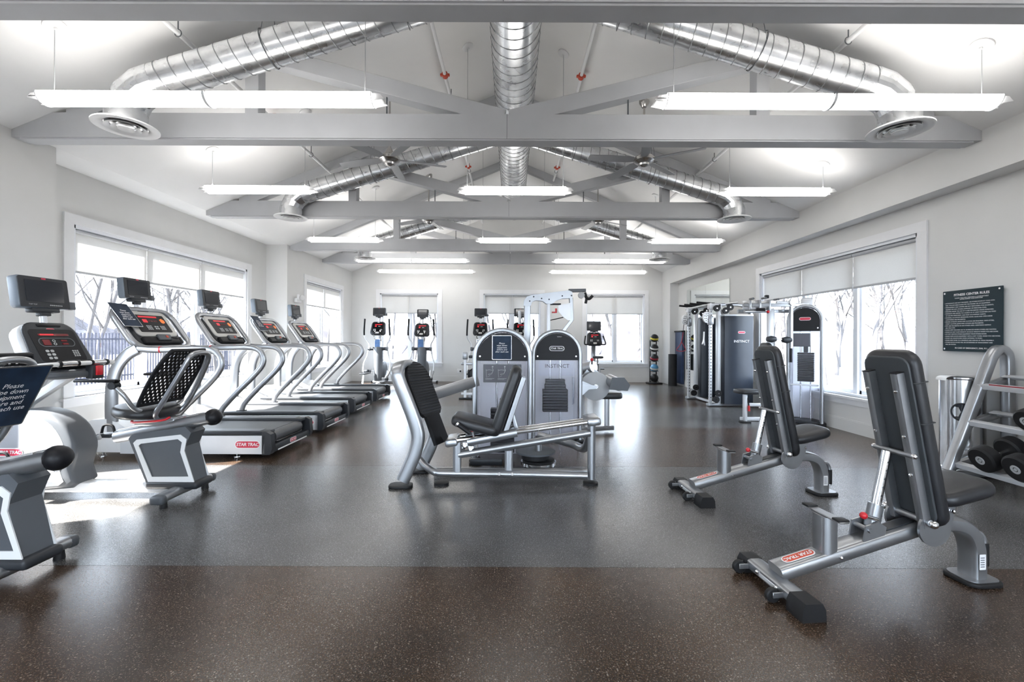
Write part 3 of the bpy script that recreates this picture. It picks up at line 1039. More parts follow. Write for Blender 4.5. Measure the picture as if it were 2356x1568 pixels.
# ---------------------------------------------------------------- treadmill
def make_treadmill():
    r = thing('treadmill', '-', 'treadmill', (0, 0, 0), 0, 'treadmills in a row under the left window')
    L = 2.03
    prof_panel = [(0.075, 0.05), (1.50, 0.05), (1.50, 0.225), (0.075, 0.232)]
    for s in (1, -1):
        y0 = s * 0.435
        MB().prism(prof_panel, 0.03, frame((0, y0 + 0.015, 0), (1, 0, 0), (0, 0, 1))).build('side_panel', 'silver_light', r)
        MB().rbox((0.77, s * 0.36, 0.252), (1.42, 0.17, 0.036), 0.012).build('foot_rail', 'charcoal', r)
        MB().rbox((0.79, s * 0.36, 0.2715), (1.30, 0.115, 0.004), 0.001, 1).build('rail_tread', 'grey_plastic', r)
        cap = [(0.0, 0.10), (0.02, 0.045), (0.10, 0.04), (0.10, 0.262), (0.055, 0.268), (0.012, 0.245)]
        MB().prism(cap, 0.07, frame((0, s * 0.415 + 0.035, 0), (1, 0, 0), (0, 0, 1))).build('end_cap', 'charcoal', r)
        for xx in (0.40, 1.75):
            MB().lathe([(0.001, 0), (0.032, 0), (0.030, 0.01), (0.008, 0.016), (0.008, 0.06), (0.001, 0.06)], 14, T(xx, s * 0.36, 0)).build('levelling_foot', 'stainless', r)
        # hand rail: hook from the deck back and round to the console
        pts = [(1.07, s * 0.375, 0.262), (1.06, s * 0.375, 0.31), (1.02, s * 0.375, 0.385), (0.86, s * 0.375, 0.56), (0.66, s * 0.375, 0.76), (0.565, s * 0.375, 0.885), (0.56, s * 0.375, 0.985), (0.62, s * 0.375, 1.06), (0.74, s * 0.375, 1.085), (0.95, s * 0.375, 1.082), (1.22, s * 0.37, 1.075), (1.40, s * 0.365, 1.085)]
        MB().oval(smooth(pts, 6), 0.022, 0.032, (0, 1, 0), 14).build('hand_rail', 'silver', r)
        MB().rbox((1.07, s * 0.375, 0.275), (0.10, 0.07, 0.016), 0.006).build('rail_foot', 'charcoal', r)
        MB().oval([(1.16, s * 0.371, 1.077), (1.175, s * 0.371, 1.076)], 0.024, 0.034, (0, 1, 0), 14).build('rail_band', 'red', r)
        # flat front column
        col = [(1.64, s * 0.385, 0.25), (1.645, s * 0.385, 0.52), (1.635, s * 0.385, 0.74), (1.59, s * 0.38, 0.90), (1.50, s * 0.375, 1.02), (1.40, s * 0.365, 1.085)]
        MB().oval(smooth(col, 5), 0.026, 0.058, (0, 1, 0), 14, p=4).build('front_column', 'silver', r)
    MB().span(0.12, 1.5, -0.28, 0.28, 0.12, 0.246).cyl((0.105, -0.28, 0.185), (0.105, 0.28, 0.185), 0.0605, n=20).build('running_belt', 'belt', r)
    MB().rbox((0.05, 0, 0.085), (0.07, 0.80, 0.075), 0.012).build('rear_bar', 'charcoal', r)
    MB().rbox((0.012, 0.0, 0.062), (0.008, 0.62, 0.014), 0.003, 1).build('rear_reflector', 'white_paint', r)
    mb = frame((0.013, 0.0, 0.098), (0, -1, 0), (0, 0, 1))
    badge(r, mb, 0.13)
    hood = [(1.40, 0.248), (1.47, 0.292), (1.56, 0.345), (1.68, 0.385), (1.82, 0.375), (1.95, 0.31), (2.01, 0.21), (2.03, 0.06), (1.40, 0.05)]
    MB().prism(hood, 0.82, frame((0, 0.41, 0), (1, 0, 0), (0, 0, 1))).build('motor_hood', 'white_paint', r, ang=50)
    # side badge, read from the near side (+y of the machine)
    badge(r, frame((0.24, 0.4512, 0.145), (-1, 0, 0), (0, 0, 1)), 0.235)
    # console loop and console
    th = math.atan2(0.41, 0.29)
    m = facing((1.545, 0, 1.29), th)
    loop = [m @ V((p[0], p[1], 0)) for p in rrect(0.76, 0.50, 0.13, 6)]
    MB().sweep(loop, circ(0.034, 12), closed=True).build('console_loop', 'silver', r)
    hous = [(p[0], p[1] - 0.01) for p in rrect(0.60, 0.46, 0.10, 5)]
    MB().pad(hous, 0.09, m @ T(0, 0, -0.085), 0.02).build('console_housing', 'charcoal', r)
    bz = MB().pad(rrect(0.54, 0.33, 0.06, 5), 0.022, m @ T(0, 0.055, 0.0), 0.008).build('console_bezel', 'bezel', r)
    dsp = MB().prism(rrect(0.42, 0.225, 0.012, 3), 0.004, m @ T(0, 0.055, 0.023)).build('display_panel', 'black', r)
    MB().prism(rrect(0.24, 0.020, 0.004, 1), 0.002, m @ T(-0.01, 0.142, 0.027)).build('led_strip', 'led', dsp)
    MB().prism(rrect(0.058, 0.042, 0.004, 1), 0.002, m @ T(-0.075, 0.088, 0.027)).build('led_block', 'led', dsp)
    for k in range(4):
        MB().prism(rrect(0.022, 0.016, 0.003, 1), 0.002, m @ T(-0.02 + k * 0.032, 0.088, 0.027)).build('led_digit', 'led_dim', dsp)
    MB().prism([(0, -0.03), (0.03, -0.02), (0.035, 0.01), (0.005, 0.035), (-0.028, 0.02), (-0.02, -0.02)], 0.002, m @ T(0.155, 0.09, 0.027)).build('led_flame', 'led_orange', dsp)
    k = MB(); keypad(k, m @ T(0, 0, 0.027), -0.07, 0.0, 3, 3, 0.018, 0.024); keypad(k, m @ T(0, 0, 0.027), 0.025, 0.0, 2, 2, 0.022, 0.030); keypad(k, m @ T(0, 0, 0.027), 0.11, 0.0, 3, 3, 0.016, 0.022)
    k.build('keypad', 'grey_print', dsp)
    MB().rbox((0, 0.232, 0.012), (0.15, 0.024, 0.02), 0.006, 2, m).build('fan_vent', 'black', r)
    MB().rbox((0, -0.165, 0.018), (0.52, 0.09, 0.05), 0.02, 3, m).build('tray', 'black', r)
    MB().rbox((0.0, -0.145, 0.05), (0.18, 0.075, 0.03), 0.010, 2, m).build('hand_control', 'grey_plastic', r)
    MB().rbox((0.02, -0.145, 0.067), (0.03, 0.03, 0.006), 0.002, 1, m).build('stop_key', 'orange', r)
    MB().tube([m @ V(q) for q in ((0.07, -0.15, 0.06), (0.10, -0.19, 0.09), (0.15, -0.17, 0.08), (0.20, -0.2, 0.05))], 0.006, 6, k=4).build('safety_cord', 'black', r)
    monitor(r, 1.73, 1.725, stalk=0.16)
    return r


tm = make_treadmill()
tpos = [(-2.37, 4.79), (-2.36, 5.95), (-2.45, 7.29), (-2.47, 8.50)]
tl = ['nearest treadmill, behind the recumbent bikes, with a placard on its console', 'second nearest treadmill with no placard', 'third treadmill from the front, with a blue placard on its console', 'farthest treadmill in the row, beside the wall pillar']
for i, (x, y) in enumerate(tpos):
    o = tm if i == 0 else copy_tree(tm)
    o.location = (x, y, 0)
    o.rotation_euler = (0, 0, PI)
    o['label'] = tl[i]

for i, lb in ((0, 'navy wipe-down placard hung on the nearest treadmill console'), (2, 'navy wipe-down placard hung on the third treadmill console')):
    base = T(tpos[i][0], tpos[i][1], 0) @ R(PI, 'Z')
    m = facing((1.545, 0, 1.29), math.atan2(0.41, 0.29))
    placard('wipe_down_placard', lb, base @ m @ T(-0.31, 0.13, 0.055) @ R(0.08, 'Y') @ R(0.05, 'Z'), 0.25, 0.29, 0.029, group='wipe-down placards')


# ---------------------------------------------------------------- recumbent bike
def slotted_back(m, w_of, v0, v1, rows, cols, t=0.008):
    b = MB()
    for i in range(rows):
        a0 = v0 + (v1 - v0) * i / rows; a1 = v0 + (v1 - v0) * (i + 1) / rows
        off = 0.5 if i % 2 else 0.0
        edges = [-1.0] + [(-1 + 2 * (j + off) / cols) for j in range(cols + 1) if -1 + 1e-4 < -1 + 2 * (j + off) / cols < 1 - 1e-4] + [1.0]
        for e0, e1 in zip(edges[:-1], edges[1:]):
            if e1 - e0 < 1.2 / cols:
                q = [(e0 * w_of(a0), a0), (e1 * w_of(a0), a0), (e1 * w_of(a1), a1), (e0 * w_of(a1), a1)]
                b.add([(x, y, z) for z in (-t / 2, t / 2) for x, y in q], [(3, 2, 1, 0), (4, 5, 6, 7), (0, 1, 5, 4), (1, 2, 6, 5), (2, 3, 7, 6), (3, 0, 4, 7)], m)
                continue
            cx, cy = (e0 + e1) / 2, (a0 + a1) / 2
            fx, fy = 0.52, 0.66
            o = [(e0 * w_of(a0), a0), (e1 * w_of(a0), a0), (e1 * w_of(a1), a1), (e0 * w_of(a1), a1)]
            c = (sum(p[0] for p in o) / 4, cy)
            n = [(c[0] + (p[0] - c[0]) * fx, c[1] + (p[1] - c[1]) * fy) for p in o]
            vs = [(x, y, z) for z in (-t / 2, t / 2) for x, y in o + n]
            fs = []
            for k in range(4):
                l = (k + 1) % 4
                fs += [(k, 4 + k, 4 + l, l), (8 + k, 8 + l, 12 + l, 12 + k), (4 + k, 12 + k, 12 + l, 4 + l)]
            b.add(vs, fs, m)
    return b


def make_recumbent(label, loc, so):
    r = thing('recumbent_bike', label, 'exercise bike', loc, PI, 'recumbent bikes')
    X = lambda x: x + so
    # floor frame
    ft = [(0.02, -0.24, 0.075), (0.01, -0.12, 0.082), (0.0, 0, 0.085), (0.01, 0.12, 0.082), (0.02, 0.24, 0.075)]
    MB().oval(smooth(ft, 4), 0.045, 0.030, (1, 0, 0), 14, p=3).build('rear_foot_bar', 'silver', r)
    for s in (-1, 1):
        MB().rbox((0.02, s * 0.255, 0.072), (0.095, 0.06, 0.062), 0.02, 3).build('foot_cap', 'grey_plastic', r)
        MB().cyl((0.02, s * 0.21, 0), (0.02, s * 0.21, 0.06), 0.026, 0.02, n=12).build('rubber_foot', 'rubber', r)
    MB().rbox((0.66, 0, 0.085), (1.25, 0.11, 0.075), 0.014).build('floor_beam', 'white_paint', r)
    MB().oval([(1.30, -0.28, 0.06), (1.30, 0.28, 0.06)], 0.045, 0.03, (1, 0, 0), 12, p=3).build('front_foot_bar', 'silver', r)
    # rear pedestal
    ped = [(-0.10, 0.10), (0.25, 0.12), (0.385, 0.455), (0.36, 0.485), (-0.03, 0.545), (-0.075, 0.50), (-0.03, 0.40)]
    MB().prism(ped, 0.15, frame((0, 0.075, 0), (1, 0, 0), (0, 0, 1))).build('rear_pedestal', 'grey_plastic', r, ang=30)
    outer = [(-0.105, 0.135), (0.235, 0.14), (0.345, 0.425), (0.32, 0.45), (0.00, 0.488), (-0.045, 0.455), (-0.03, 0.37)]
    inner = [(-0.062, 0.18), (0.208, 0.178), (0.305, 0.405), (0.29, 0.42), (0.018, 0.455), (-0.012, 0.432), (0.0, 0.36)]
    fm = frame((0, 0.0815, 0), (-1, 0, 0), (0, 0, 1))
    for s in (1, -1):
        o2 = [(-p[0], p[1]) for p in outer]; i2 = [(-p[0], p[1]) for p in inner]
        mm = frame((0, 0.0755, 0), (-1, 0, 0), (0, 0, 1)) if s > 0 else frame((0, -0.0815, 0), (-1, 0, 0), (0, 0, 1))
        MB().ring(o2[::-1], i2[::-1], 0.006, mm).build('pedestal_stripe', 'white_paint', r)
    MB().rbox((0.06, 0, 0.115), (0.38, 0.19, 0.055), 0.02, 3).build('pedestal_base', 'charcoal', r)
    # seat rail
    a, c = V((0.52, 0, 0.455)), V((-0.17, 0, 0.60))
    MB().oval([a, c], 0.060, 0.048, (0, 1, 0), 18, p=2.4).build('seat_rail', 'silver', r)
    MB().ball((-0.185, 0, 0.603), 0.062, 18).build('rail_end_cap', 'black', r)
    MB().oval([V((0.50, 0, 0.50)), V((-0.10, 0, 0.625))], 0.035, 0.014, (0, 1, 0), 10, p=4).build('rail_track', 'chrome', r)
    # carriage, seat, back
    MB().rbox((X(0.22), 0, 0.575), (0.30, 0.10, 0.07), 0.012, 2, T(0, 0, 0)).build('seat_carriage', 'silver', r)
    MB().tube([(X(0.33), 0.10, 0.60), (X(0.30), 0.13, 0.585), (X(0.10), 0.13, 0.60), (X(0.06), 0.10, 0.62)], 0.008, 8, k=4).build('seat_lever', 'red', r)
    st = []
    for i in range(28):
        an = 2 * PI * i / 28
        x = 0.20 * math.cos(an); y = 0.215 * math.sin(an) * (1.0 - 0.22 * math.cos(an))
        st.append((x, y))
    MB().pad(st, 0.075, T(X(0.33), 0, 0.615) @ R(math.radians(-4), 'Y'), 0.03).build('seat_cushion', 'vinyl', r)
    m = frame((X(0.215), 0, 0.70), (0, -1, 0), (-0.30, 0, 0.56))
    wf = lambda v: 0.205 + 0.015 * math.sin(v * 7) - 0.07 * max(0, (v - 0.28) / 0.24) ** 2
    slotted_back(m, wf, 0.02, 0.46, 15, 11).build('slotted_back', 'black', r)
    rim = [m @ V((s * wf(v), v, 0)) for s, v in [(-1, 0.46 - 0.04 * i) for i in range(12)] + [(1, 0.02 + 0.04 * i) for i in range(12)]]
    MB().sweep(rim, circ(0.013, 8), closed=True).build('back_rim', 'black', r)
    lp = [(-0.12, -0.03, 0.085), (-0.135, 0.12, 0.10), (-0.115, 0.38, 0.10), (-0.09, 0.465, 0.09), (0.0, 0.485, 0.085), (0.09, 0.465, 0.09), (0.115, 0.38, 0.10), (0.135, 0.12, 0.10), (0.12, -0.03, 0.085), (0.0, -0.055, 0.075)]
    MB().tube([m @ V(p) for p in lp], 0.018, 10, closed=True, k=5).build('back_frame', 'silver', r)
    MB().tube([m @ V((0, 0.42, 0.0)), m @ V((0, 0.44, 0.08))], 0.014, 8).build('back_bracket', 'charcoal', r)
    MB().tube([m @ V((0, -0.05, 0.075)), V((X(0.20), 0, 0.66)), V((X(0.20), 0, 0.58))], 0.026, 10, k=4).build('back_post', 'silver', r)
    for s in (-1, 1):
        arm = [V((X(0.22), s * 0.13, 0.655)), V((X(0.22), s * 0.22, 0.70)), V((X(0.25), s * 0.27, 0.80)), V((X(0.30), s * 0.285, 0.865))]
        MB().tube(arm, 0.016, 10, k=5).build('arm_rest_tube', 'silver', r)
        MB().cyl((X(0.30), s * 0.26, 0.868), (X(0.30), s * 0.31, 0.868), 0.026, n=16).build('arm_rest_knob', 'charcoal', r)
        MB().rbox((X(0.42), s * 0.285, 0.90), (0.29, 0.05, 0.02), 0.009, 2, T(0, 0, 0)).build('arm_rest', 'black', r)
    # front body
    body = [(0.80, 0.09), (1.36, 0.09), (1.42, 0.22), (1.42, 0.44), (1.34, 0.60), (1.16, 0.665), (0.98, 0.645), (0.85, 0.57), (0.775, 0.46), (0.755, 0.36), (0.79, 0.22)]
    bs = [(p.x, p.z) for p in smooth([(x, 0, z) for x, z in body], 3, True)]
    MB().pad([(-x, z) for x, z in bs][::-1], 0.20, frame((0, -0.10, 0), (-1, 0, 0), (0, 0, 1)), 0.035).build('flywheel_body', 'grey_plastic', r, ang=50)
    cx, cz = 1.09, 0.37
    shell = lambda k: [(-(cx + (x - cx) * k + 0.04), cz + (z - cz) * k) for x, z in bs][::-1]
    for s in (1, -1):
        mm = frame((0, 0.101, 0), (-1, 0, 0), (0, 0, 1)) if s > 0 else frame((0, -0.107, 0), (-1, 0, 0), (0, 0, 1))
        MB().ring(shell(0.90), shell(0.76), 0.006, mm).build('body_stripe', 'white_paint', r)
        MB().prism(shell(0.755), 0.005, mm).build('body_panel', 'panel_pale', r)
    badge(r, frame((1.22, 0.108, 0.36), (-1, 0, 0), (0, 0, 1)), 0.18)
    for s, an in ((1, math.radians(158)), (-1, math.radians(-20))):
        p0 = V((0.98, s * 0.125, 0.35)); d = V((-math.cos(an) * 0.19, 0, -math.sin(an) * 0.19 * 0.6))
        p1 = V((0.98 + (0.18 if s > 0 else -0.19), s * 0.135, 0.35 - 0.05 * s + (0 if s > 0 else 0.02)))
        MB().oval([p0, p1], 0.012, 0.020, (0, 1, 0), 10).cyl(p0 + V((0, -s * 0.03, 0)), p0 + V((0, s * 0.02, 0)), 0.035, n=16).build('crank_arm', 'silver_light', r)
        pd = MB().rbox((p1.x, p1.y + s * 0.07, p1.z), (0.12, 0.10, 0.03), 0.01, 2)
        pd.build('pedal', 'charcoal', r)
        MB().tube([(p1.x - 0.055, p1.y + s * 0.07, p1.z + 0.01), (p1.x - 0.03, p1.y + s * 0.07, p1.z + 0.075), (p1.x + 0.035, p1.y + s * 0.07, p1.z + 0.075), (p1.x + 0.055, p1.y + s * 0.07, p1.z + 0.01)], 0.010, 8, k=4).build('pedal_strap', 'black', r)
    # mast, console, handlebar
    MB().oval([(1.30, 0, 0.55), (1.12, 0, 0.88), (1.06, 0, 1.02)], 0.05, 0.035, (0, 1, 0), 12, k=4, p=3).build('console_mast', 'white_paint', r)
    MB().oval([(1.36, 0.0, 0.60), (0.86, 0.0, 0.93)], 0.03, 0.032, (0, 1, 0), 10, p=4).build('handlebar_boom', 'white_paint', r)
    m = facing((1.00, 0, 1.125), math.radians(62))
    con = []
    for p in rrect(0.42, 0.40, 0.09, 5):
        con.append((p[0] * (1.0 - 0.10 * (p[1] / 0.2)), p[1]))
    MB().pad(con, 0.10, m @ T(0, 0, -0.10), 0.03).build('console_shell', 'silver_light', r)
    cf = MB().pad([(x * 0.97, y * 0.985) for x, y in con], 0.024, m, 0.010).build('console_face', 'charcoal', r)
    MB().prism(rrect(0.33, 0.27, 0.03, 4), 0.003, m @ T(0, 0.0, 0.024)).build('display_panel', 'black', cf)
    MB().prism(rrect(0.22, 0.018, 0.004, 1), 0.002, m @ T(0, 0.088, 0.027)).build('led_strip', 'led_dim', cf)
    MB().prism(rrect(0.10, 0.012, 0.004, 1), 0.002, m @ T(-0.05, 0.089, 0.0285)).build('led_message', 'led', cf)
    MB().ring(rrect(0.26, 0.075, 0.037, 5), rrect(0.248, 0.063, 0.031, 5), 0.002, m @ T(0, 0.025, 0.027)).build('display_outline', 'grey_plastic', cf)
    MB().prism(rrect(0.052, 0.046, 0.003, 1), 0.002, m @ T(-0.075, 0.025, 0.027)).build('led_block', 'led_dim', cf)
    for yy in (0.038, 0.012):
        MB().prism(rrect(0.045, 0.014, 0.003, 1), 0.002, m @ T(0.055, yy, 0.027)).build('led_digit', 'led_dim', cf)
        MB().ring(circ(0.011, 14), circ(0.007, 14), 0.002, m @ T(-0.02, yy, 0.027)).build('display_dial', 'grey_print', cf)
    k = MB(); keypad(k, m @ T(0, 0, 0.027), -0.085, -0.075, 2, 3, 0.024, 0.034); keypad(k, m @ T(0, 0, 0.027), 0.10, -0.07, 3, 4, 0.012, 0.017)
    k.build('keypad', 'grey_print', cf)
    MB().rbox((0, 0.168, 0.024), (0.17, 0.022, 0.016), 0.006, 2, m).build('fan_vent', 'black', cf)
    badge(r, m @ T(0, 0.135, 0.024), 0.055, txt=False)
    MB().rbox((0.0, -0.165, 0.035), (0.26, 0.055, 0.05), 0.014, 2, m).build('console_tray', 'black', r)
    MB().rbox((0.0, -0.163, 0.062), (0.12, 0.034, 0.012), 0.004, 2, m).build('heart_rate_pad', 'grey_plastic', r)
    MB().pad(rrect(0.40, 0.24, 0.10, 5), 0.05, T(0.92, 0, 0.895) @ R(PI / 2, 'Z'), 0.02).build('cup_tray', 'grey_plastic', r)
    hb = [(1.02, -0.26, 0.96), (0.90, -0.285, 0.985), (0.82, -0.27, 1.0), (0.79, -0.18, 1.005), (0.785, 0.0, 1.005), (0.79, 0.18, 1.005), (0.82, 0.27, 1.0), (0.90, 0.285, 0.985), (1.02, 0.26, 0.96)]
    MB().tube(hb, 0.017, 12, k=6).build('handlebar', 'white_paint', r)
    for s in (-1, 1):
        MB().cyl((0.786, s * 0.06, 1.005), (0.79, s * 0.17, 1.005), 0.021, n=16).build('sensor_grip', 'stainless', r)
        MB().cyl((0.786, s * 0.17, 1.005), (0.79, s * 0.185, 1.005), 0.024, n=16).build('grip_ring', 'black', r)
        MB().cyl((0.786, s * 0.045, 1.005), (0.787, s * 0.06, 1.005), 0.024, n=16).build('grip_ring', 'black', r)
    MB().rbox((0.80, -0.10, 0.935), (0.06, 0.10, 0.11), 0.012).build('control_box', 'charcoal', r)
    MB().rbox((0.765, -0.10, 0.945), (0.015, 0.055, 0.075), 0.006).build('control_switch', 'red', r)
    monitor(r, 1.10, 1.53, math.radians(82), 0.36, 0.235, stalk=0.14)
    return r


make_recumbent('recumbent bike with slotted black back in front of the nearest treadmill', (-2.43, 3.30, 0), 0.0)
make_recumbent('recumbent bike at the left edge with a navy placard on its back', (-2.43, 2.17, 0), 0.13)
mseat = T(-2.43, 2.17, 0) @ R(PI, 'Z') @ frame((0.215 + 0.13, 0, 0.70), (0, -1, 0), (-0.30, 0, 0.56))
placard('wipe_down_placard', 'navy wipe-down placard hung behind the seat of the leftmost bike', mseat @ T(0, 0.29, 0.125), 0.34, 0.36, 0.037, group='wipe-down placards', off=0.025)


# ---------------------------------------------------------------- small console of ellipticals and upright bike
def small_console(r, x, z, tilt=math.radians(70)):
    m = facing((x, 0, z), tilt)
    con = [(p[0] * (1.0 - 0.08 * (p[1] / 0.18)), p[1]) for p in rrect(0.37, 0.36, 0.07, 4)]
    MB().pad(con, 0.09, m @ T(0, 0, -0.07), 0.02).build('console_face', 'charcoal', r)
    cf = MB().prism(rrect(0.29, 0.25, 0.03, 3), 0.003, m @ T(0, 0.02, 0.02)).build('display_panel', 'black', r)
    MB().prism(rrect(0.19, 0.018, 0.004, 1), 0.002, m @ T(0.01, 0.095, 0.023)).build('led_strip', 'led', cf)
    MB().prism(rrect(0.045, 0.036, 0.004, 1), 0.002, m @ T(-0.06, 0.05, 0.023)).build('led_block', 'led', cf)
    k = MB(); keypad(k, m @ T(0, 0, 0.023), -0.085, -0.055, 2, 2, 0.028, 0.036); keypad(k, m @ T(0, 0, 0.023), 0.085, -0.055, 2, 2, 0.022, 0.03); keypad(k, m @ T(0, 0, 0.023), 0.03, 0.045, 2, 1, 0.022, 0.03)
    k.build('keypad', 'grey_print', cf)
    MB().prism(rrect(0.05, 0.014, 0.006, 2), 0.002, m @ T(0, 0.155, 0.02)).build('console_badge', 'white_print', r)
    MB().rbox((0, -0.15, 0.02), (0.26, 0.08, 0.06), 0.02, 2, m).build('console_tray', 'black', r)
    MB().rbox((0, -0.14, 0.052), (0.09, 0.045, 0.01), 0.004, 1, m).build('heart_rate_pad', 'bezel', r)
    return m


def make_elliptical(rounded, drop=0.0):
    r = thing('elliptical_trainer', '-', 'elliptical', (0, 0, 0), PI / 2, 'elliptical trainers along the back wall')
    MB().rbox((0.0, 0, 0.045), (1.30, 0.14, 0.05), 0.015).build('floor_beam', 'grey_plastic', r)
    for x in (-0.62, 0.60):
        MB().oval([(x, -0.30, 0.035), (x, 0.30, 0.035)], 0.045, 0.028, (1, 0, 0), 10, p=3).build('foot_bar', 'silver_light', r)
        for s in (-1, 1):
            MB().rbox((x, s * 0.31, 0.03), (0.10, 0.05, 0.055), 0.015).build('foot_cap', 'charcoal', r)
    MB().lathe([(0.001, -0.10), (0.20, -0.10), (0.27, -0.07), (0.27, 0.07), (0.20, 0.10), (0.001, 0.10)], 28, T(0.42, 0, 0.33) @ R(PI / 2, 'X')).build('drive_housing', 'grey_plastic', r)
    col = MB().lathe([(0.001, 0.10), (0.105, 0.10), (0.112, 0.35), (0.118, 0.70), (0.122, 0.93), (0.10, 0.975), (0.001, 0.98)], 24, T(0.12, 0, 0))
    col.build('column', 'grey_plastic', r)
    MB().oval([(0.14, 0, 0.96), (0.20, 0, 1.22), (0.18, 0, 1.38)], 0.055, 0.035, (0, 1, 0), 12, k=4, p=3).build('console_mast', 'silver_light', r)
    for s in (-1, 1):
        MB().tube([(0.12, s * 0.06, 1.13), (0.04, s * 0.09, 1.24), (0.02, s * 0.085, 1.33), (0.06, s * 0.055, 1.40)], 0.014, 8, k=4).build('fixed_handle', 'chrome', r)
    MB().cyl((0.10, -0.20, 0.93), (0.10, 0.20, 0.93), 0.042, n=18).build('pivot_tube', 'charcoal', r)
    for s in (-1, 1):
        MB().cyl((0.10, s * 0.20, 0.93), (0.10, s * 0.255, 0.93), 0.052, n=18).build('pivot_hub', 'grey_plastic', r)
        sw = s * 0.05
        MB().tube([(0.10, s * 0.24, 0.93), (0.09 + sw, s * 0.25, 1.06), (0.04 + sw, s * 0.33, 1.20), (0.0 + sw, s * 0.345, 1.30), (-0.02 + sw, s * 0.335, 1.42)], 0.016, 10, k=5).build('swing_arm', 'silver_light', r)
        MB().tube([(0.0 + sw, s * 0.345, 1.28), (-0.02 + sw, s * 0.34, 1.42), (-0.01 + sw, s * 0.325, 1.70)], 0.022, 12, k=4).build('arm_grip', 'black', r)
        MB().tube([(0.10, s * 0.24, 0.93), (0.08 - sw, s * 0.27, 0.72), (0.02 - sw * 1.5, s * 0.315, 0.56), (-0.03 - sw * 2, s * 0.31, 0.36)], 0.018, 10, k=5).build('lower_arm', 'silver_light', r)
        pz = 0.20 + 0.10 * s
        MB().oval([(-0.04 - sw * 2, s * 0.31, 0.35), (-0.10, s * 0.25, pz + 0.06), (0.35, s * 0.17, 0.33)], 0.022, 0.028, (0, 1, 0), 10, k=4).build('pedal_arm', 'silver', r)
        MB().rbox((-0.24, s * 0.22, pz + 0.02), (0.42, 0.17, 0.035), 0.014, 2).build('foot_pedal', 'charcoal', r)
        MB().rbox((-0.03, s * 0.22, pz + 0.065), (0.03, 0.17, 0.07), 0.012, 2).build('toe_guard', 'charcoal', r)
        MB().oval([(-0.40, s * 0.20, pz), (-0.58, s * 0.17, 0.10)], 0.02, 0.025, (0, 1, 0), 10).build('rear_link', 'silver_light', r)
    small_console(r, 0.10, 1.46 - drop)
    monitor(r, 0.19, 1.89 - drop, math.radians(84), 0.30 if rounded else 0.33, 0.21, rounded, stalk=0.20)
    return r


e1 = make_elliptical(False)
e2 = make_elliptical(True, 0.03)
ells = [(-3.46, 11.25, e1, 'elliptical trainer at the far left, before the left back window'), (-2.34, 11.3, e2, 'second elliptical trainer from the left, with a plain rounded monitor'),
        (-0.82, 11.3, None, 'elliptical trainer seen left of the rounded weight tower with the placard'), (0.22, 11.3, None, 'elliptical trainer mostly hidden behind the tall pulldown mast')]
for x, y, o, l in ells:
    o = o or copy_tree(e1)
    o.location = (x, y, 0)
    o['label'] = l
for k, (x, l) in enumerate(((-3.46, 'blue placard hung on the mast of the leftmost elliptical trainer'), (-2.34, 'blue placard hung on the mast of the second elliptical trainer'), (-0.82, 'blue placard hung on the mast of the third elliptical trainer'))):
    pl = thing('mast_placard', l, 'sign', (x - 0.02, 11.3 + 0.05, 1.06), 0, 'placards on the elliptical trainers')
    MB().prism(rrect(0.145, 0.24, 0.005, 2), 0.003, frame((0, 0, 0), (1, 0, 0), (0, 0, 1))).build('holder', 'stainless', pl)
    MB().prism(rrect(0.135, 0.23, 0.004, 2), 0.002, frame((0, -0.003, 0), (1, 0, 0), (0, 0, 1))).build('printed_sheet', 'bottle_blue', pl)


def make_upright():
    r = thing('upright_bike', 'upright exercise bike in front of the right back window', 'exercise bike', (2.14, 11.2, 0), PI / 2)
    MB().rbox((0.05, 0, 0.06), (1.0, 0.14, 0.06), 0.015).build('floor_beam', 'silver', r)
    for x in (-0.42, 0.50):
        MB().oval([(x, -0.26, 0.035), (x, 0.26, 0.035)], 0.045, 0.03, (1, 0, 0), 10, p=3).build('foot_bar', 'silver', r)
    MB().lathe([(0.001, -0.09), (0.18, -0.09), (0.24, -0.06), (0.24, 0.06), (0.18, 0.09), (0.001, 0.09)], 28, T(0.28, 0, 0.36) @ R(PI / 2, 'X')).build('drive_housing', 'silver_light', r)
    MB().oval([(0.30, 0, 0.45), (0.36, 0, 0.80), (0.30, 0, 1.10)], 0.055, 0.04, (0, 1, 0), 12, k=4, p=3).build('console_mast', 'silver', r)
    MB().oval([(-0.10, 0, 0.10), (-0.20, 0, 0.60)], 0.035, 0.045, (0, 1, 0), 12, p=3).build('seat_tube', 'silver', r)
    MB().cyl((-0.20, 0, 0.58), (-0.22, 0, 0.72), 0.022, n=12).build('seat_post', 'chrome', r)
    MB().pad([(0.17, 0.03), (0.05, 0.06), (-0.09, 0.13), (-0.14, 0.09), (-0.15, 0), (-0.14, -0.09), (-0.09, -0.13), (0.05, -0.06), (0.17, -0.03)], 0.06, T(-0.22, 0, 0.72), 0.02).build('saddle', 'vinyl', r)
    for s in (-1, 1):
        q = V((0.05 - s * 0.12, s * 0.14, 0.33 - s * 0.10))
        MB().oval([(0.05, s * 0.12, 0.33), q], 0.012, 0.02, (0, 1, 0), 8).build('crank_arm', 'silver', r)
        MB().rbox((q.x, q.y + s * 0.06, q.z), (0.11, 0.10, 0.03), 0.01).build('pedal', 'black', r)
        MB().tube([(0.24, s * 0.05, 1.08), (0.16, s * 0.20, 1.06), (0.10, s * 0.27, 1.08), (0.16, s * 0.25, 1.20), (0.22, s * 0.23, 1.28)], 0.017, 10, k=5).build('handlebar', 'black', r)
    small_console(r, 0.20, 1.21)
    monitor(r, 0.26, 1.545, math.radians(86), 0.37, 0.245, True, stalk=0.16)
    return r


make_upright()

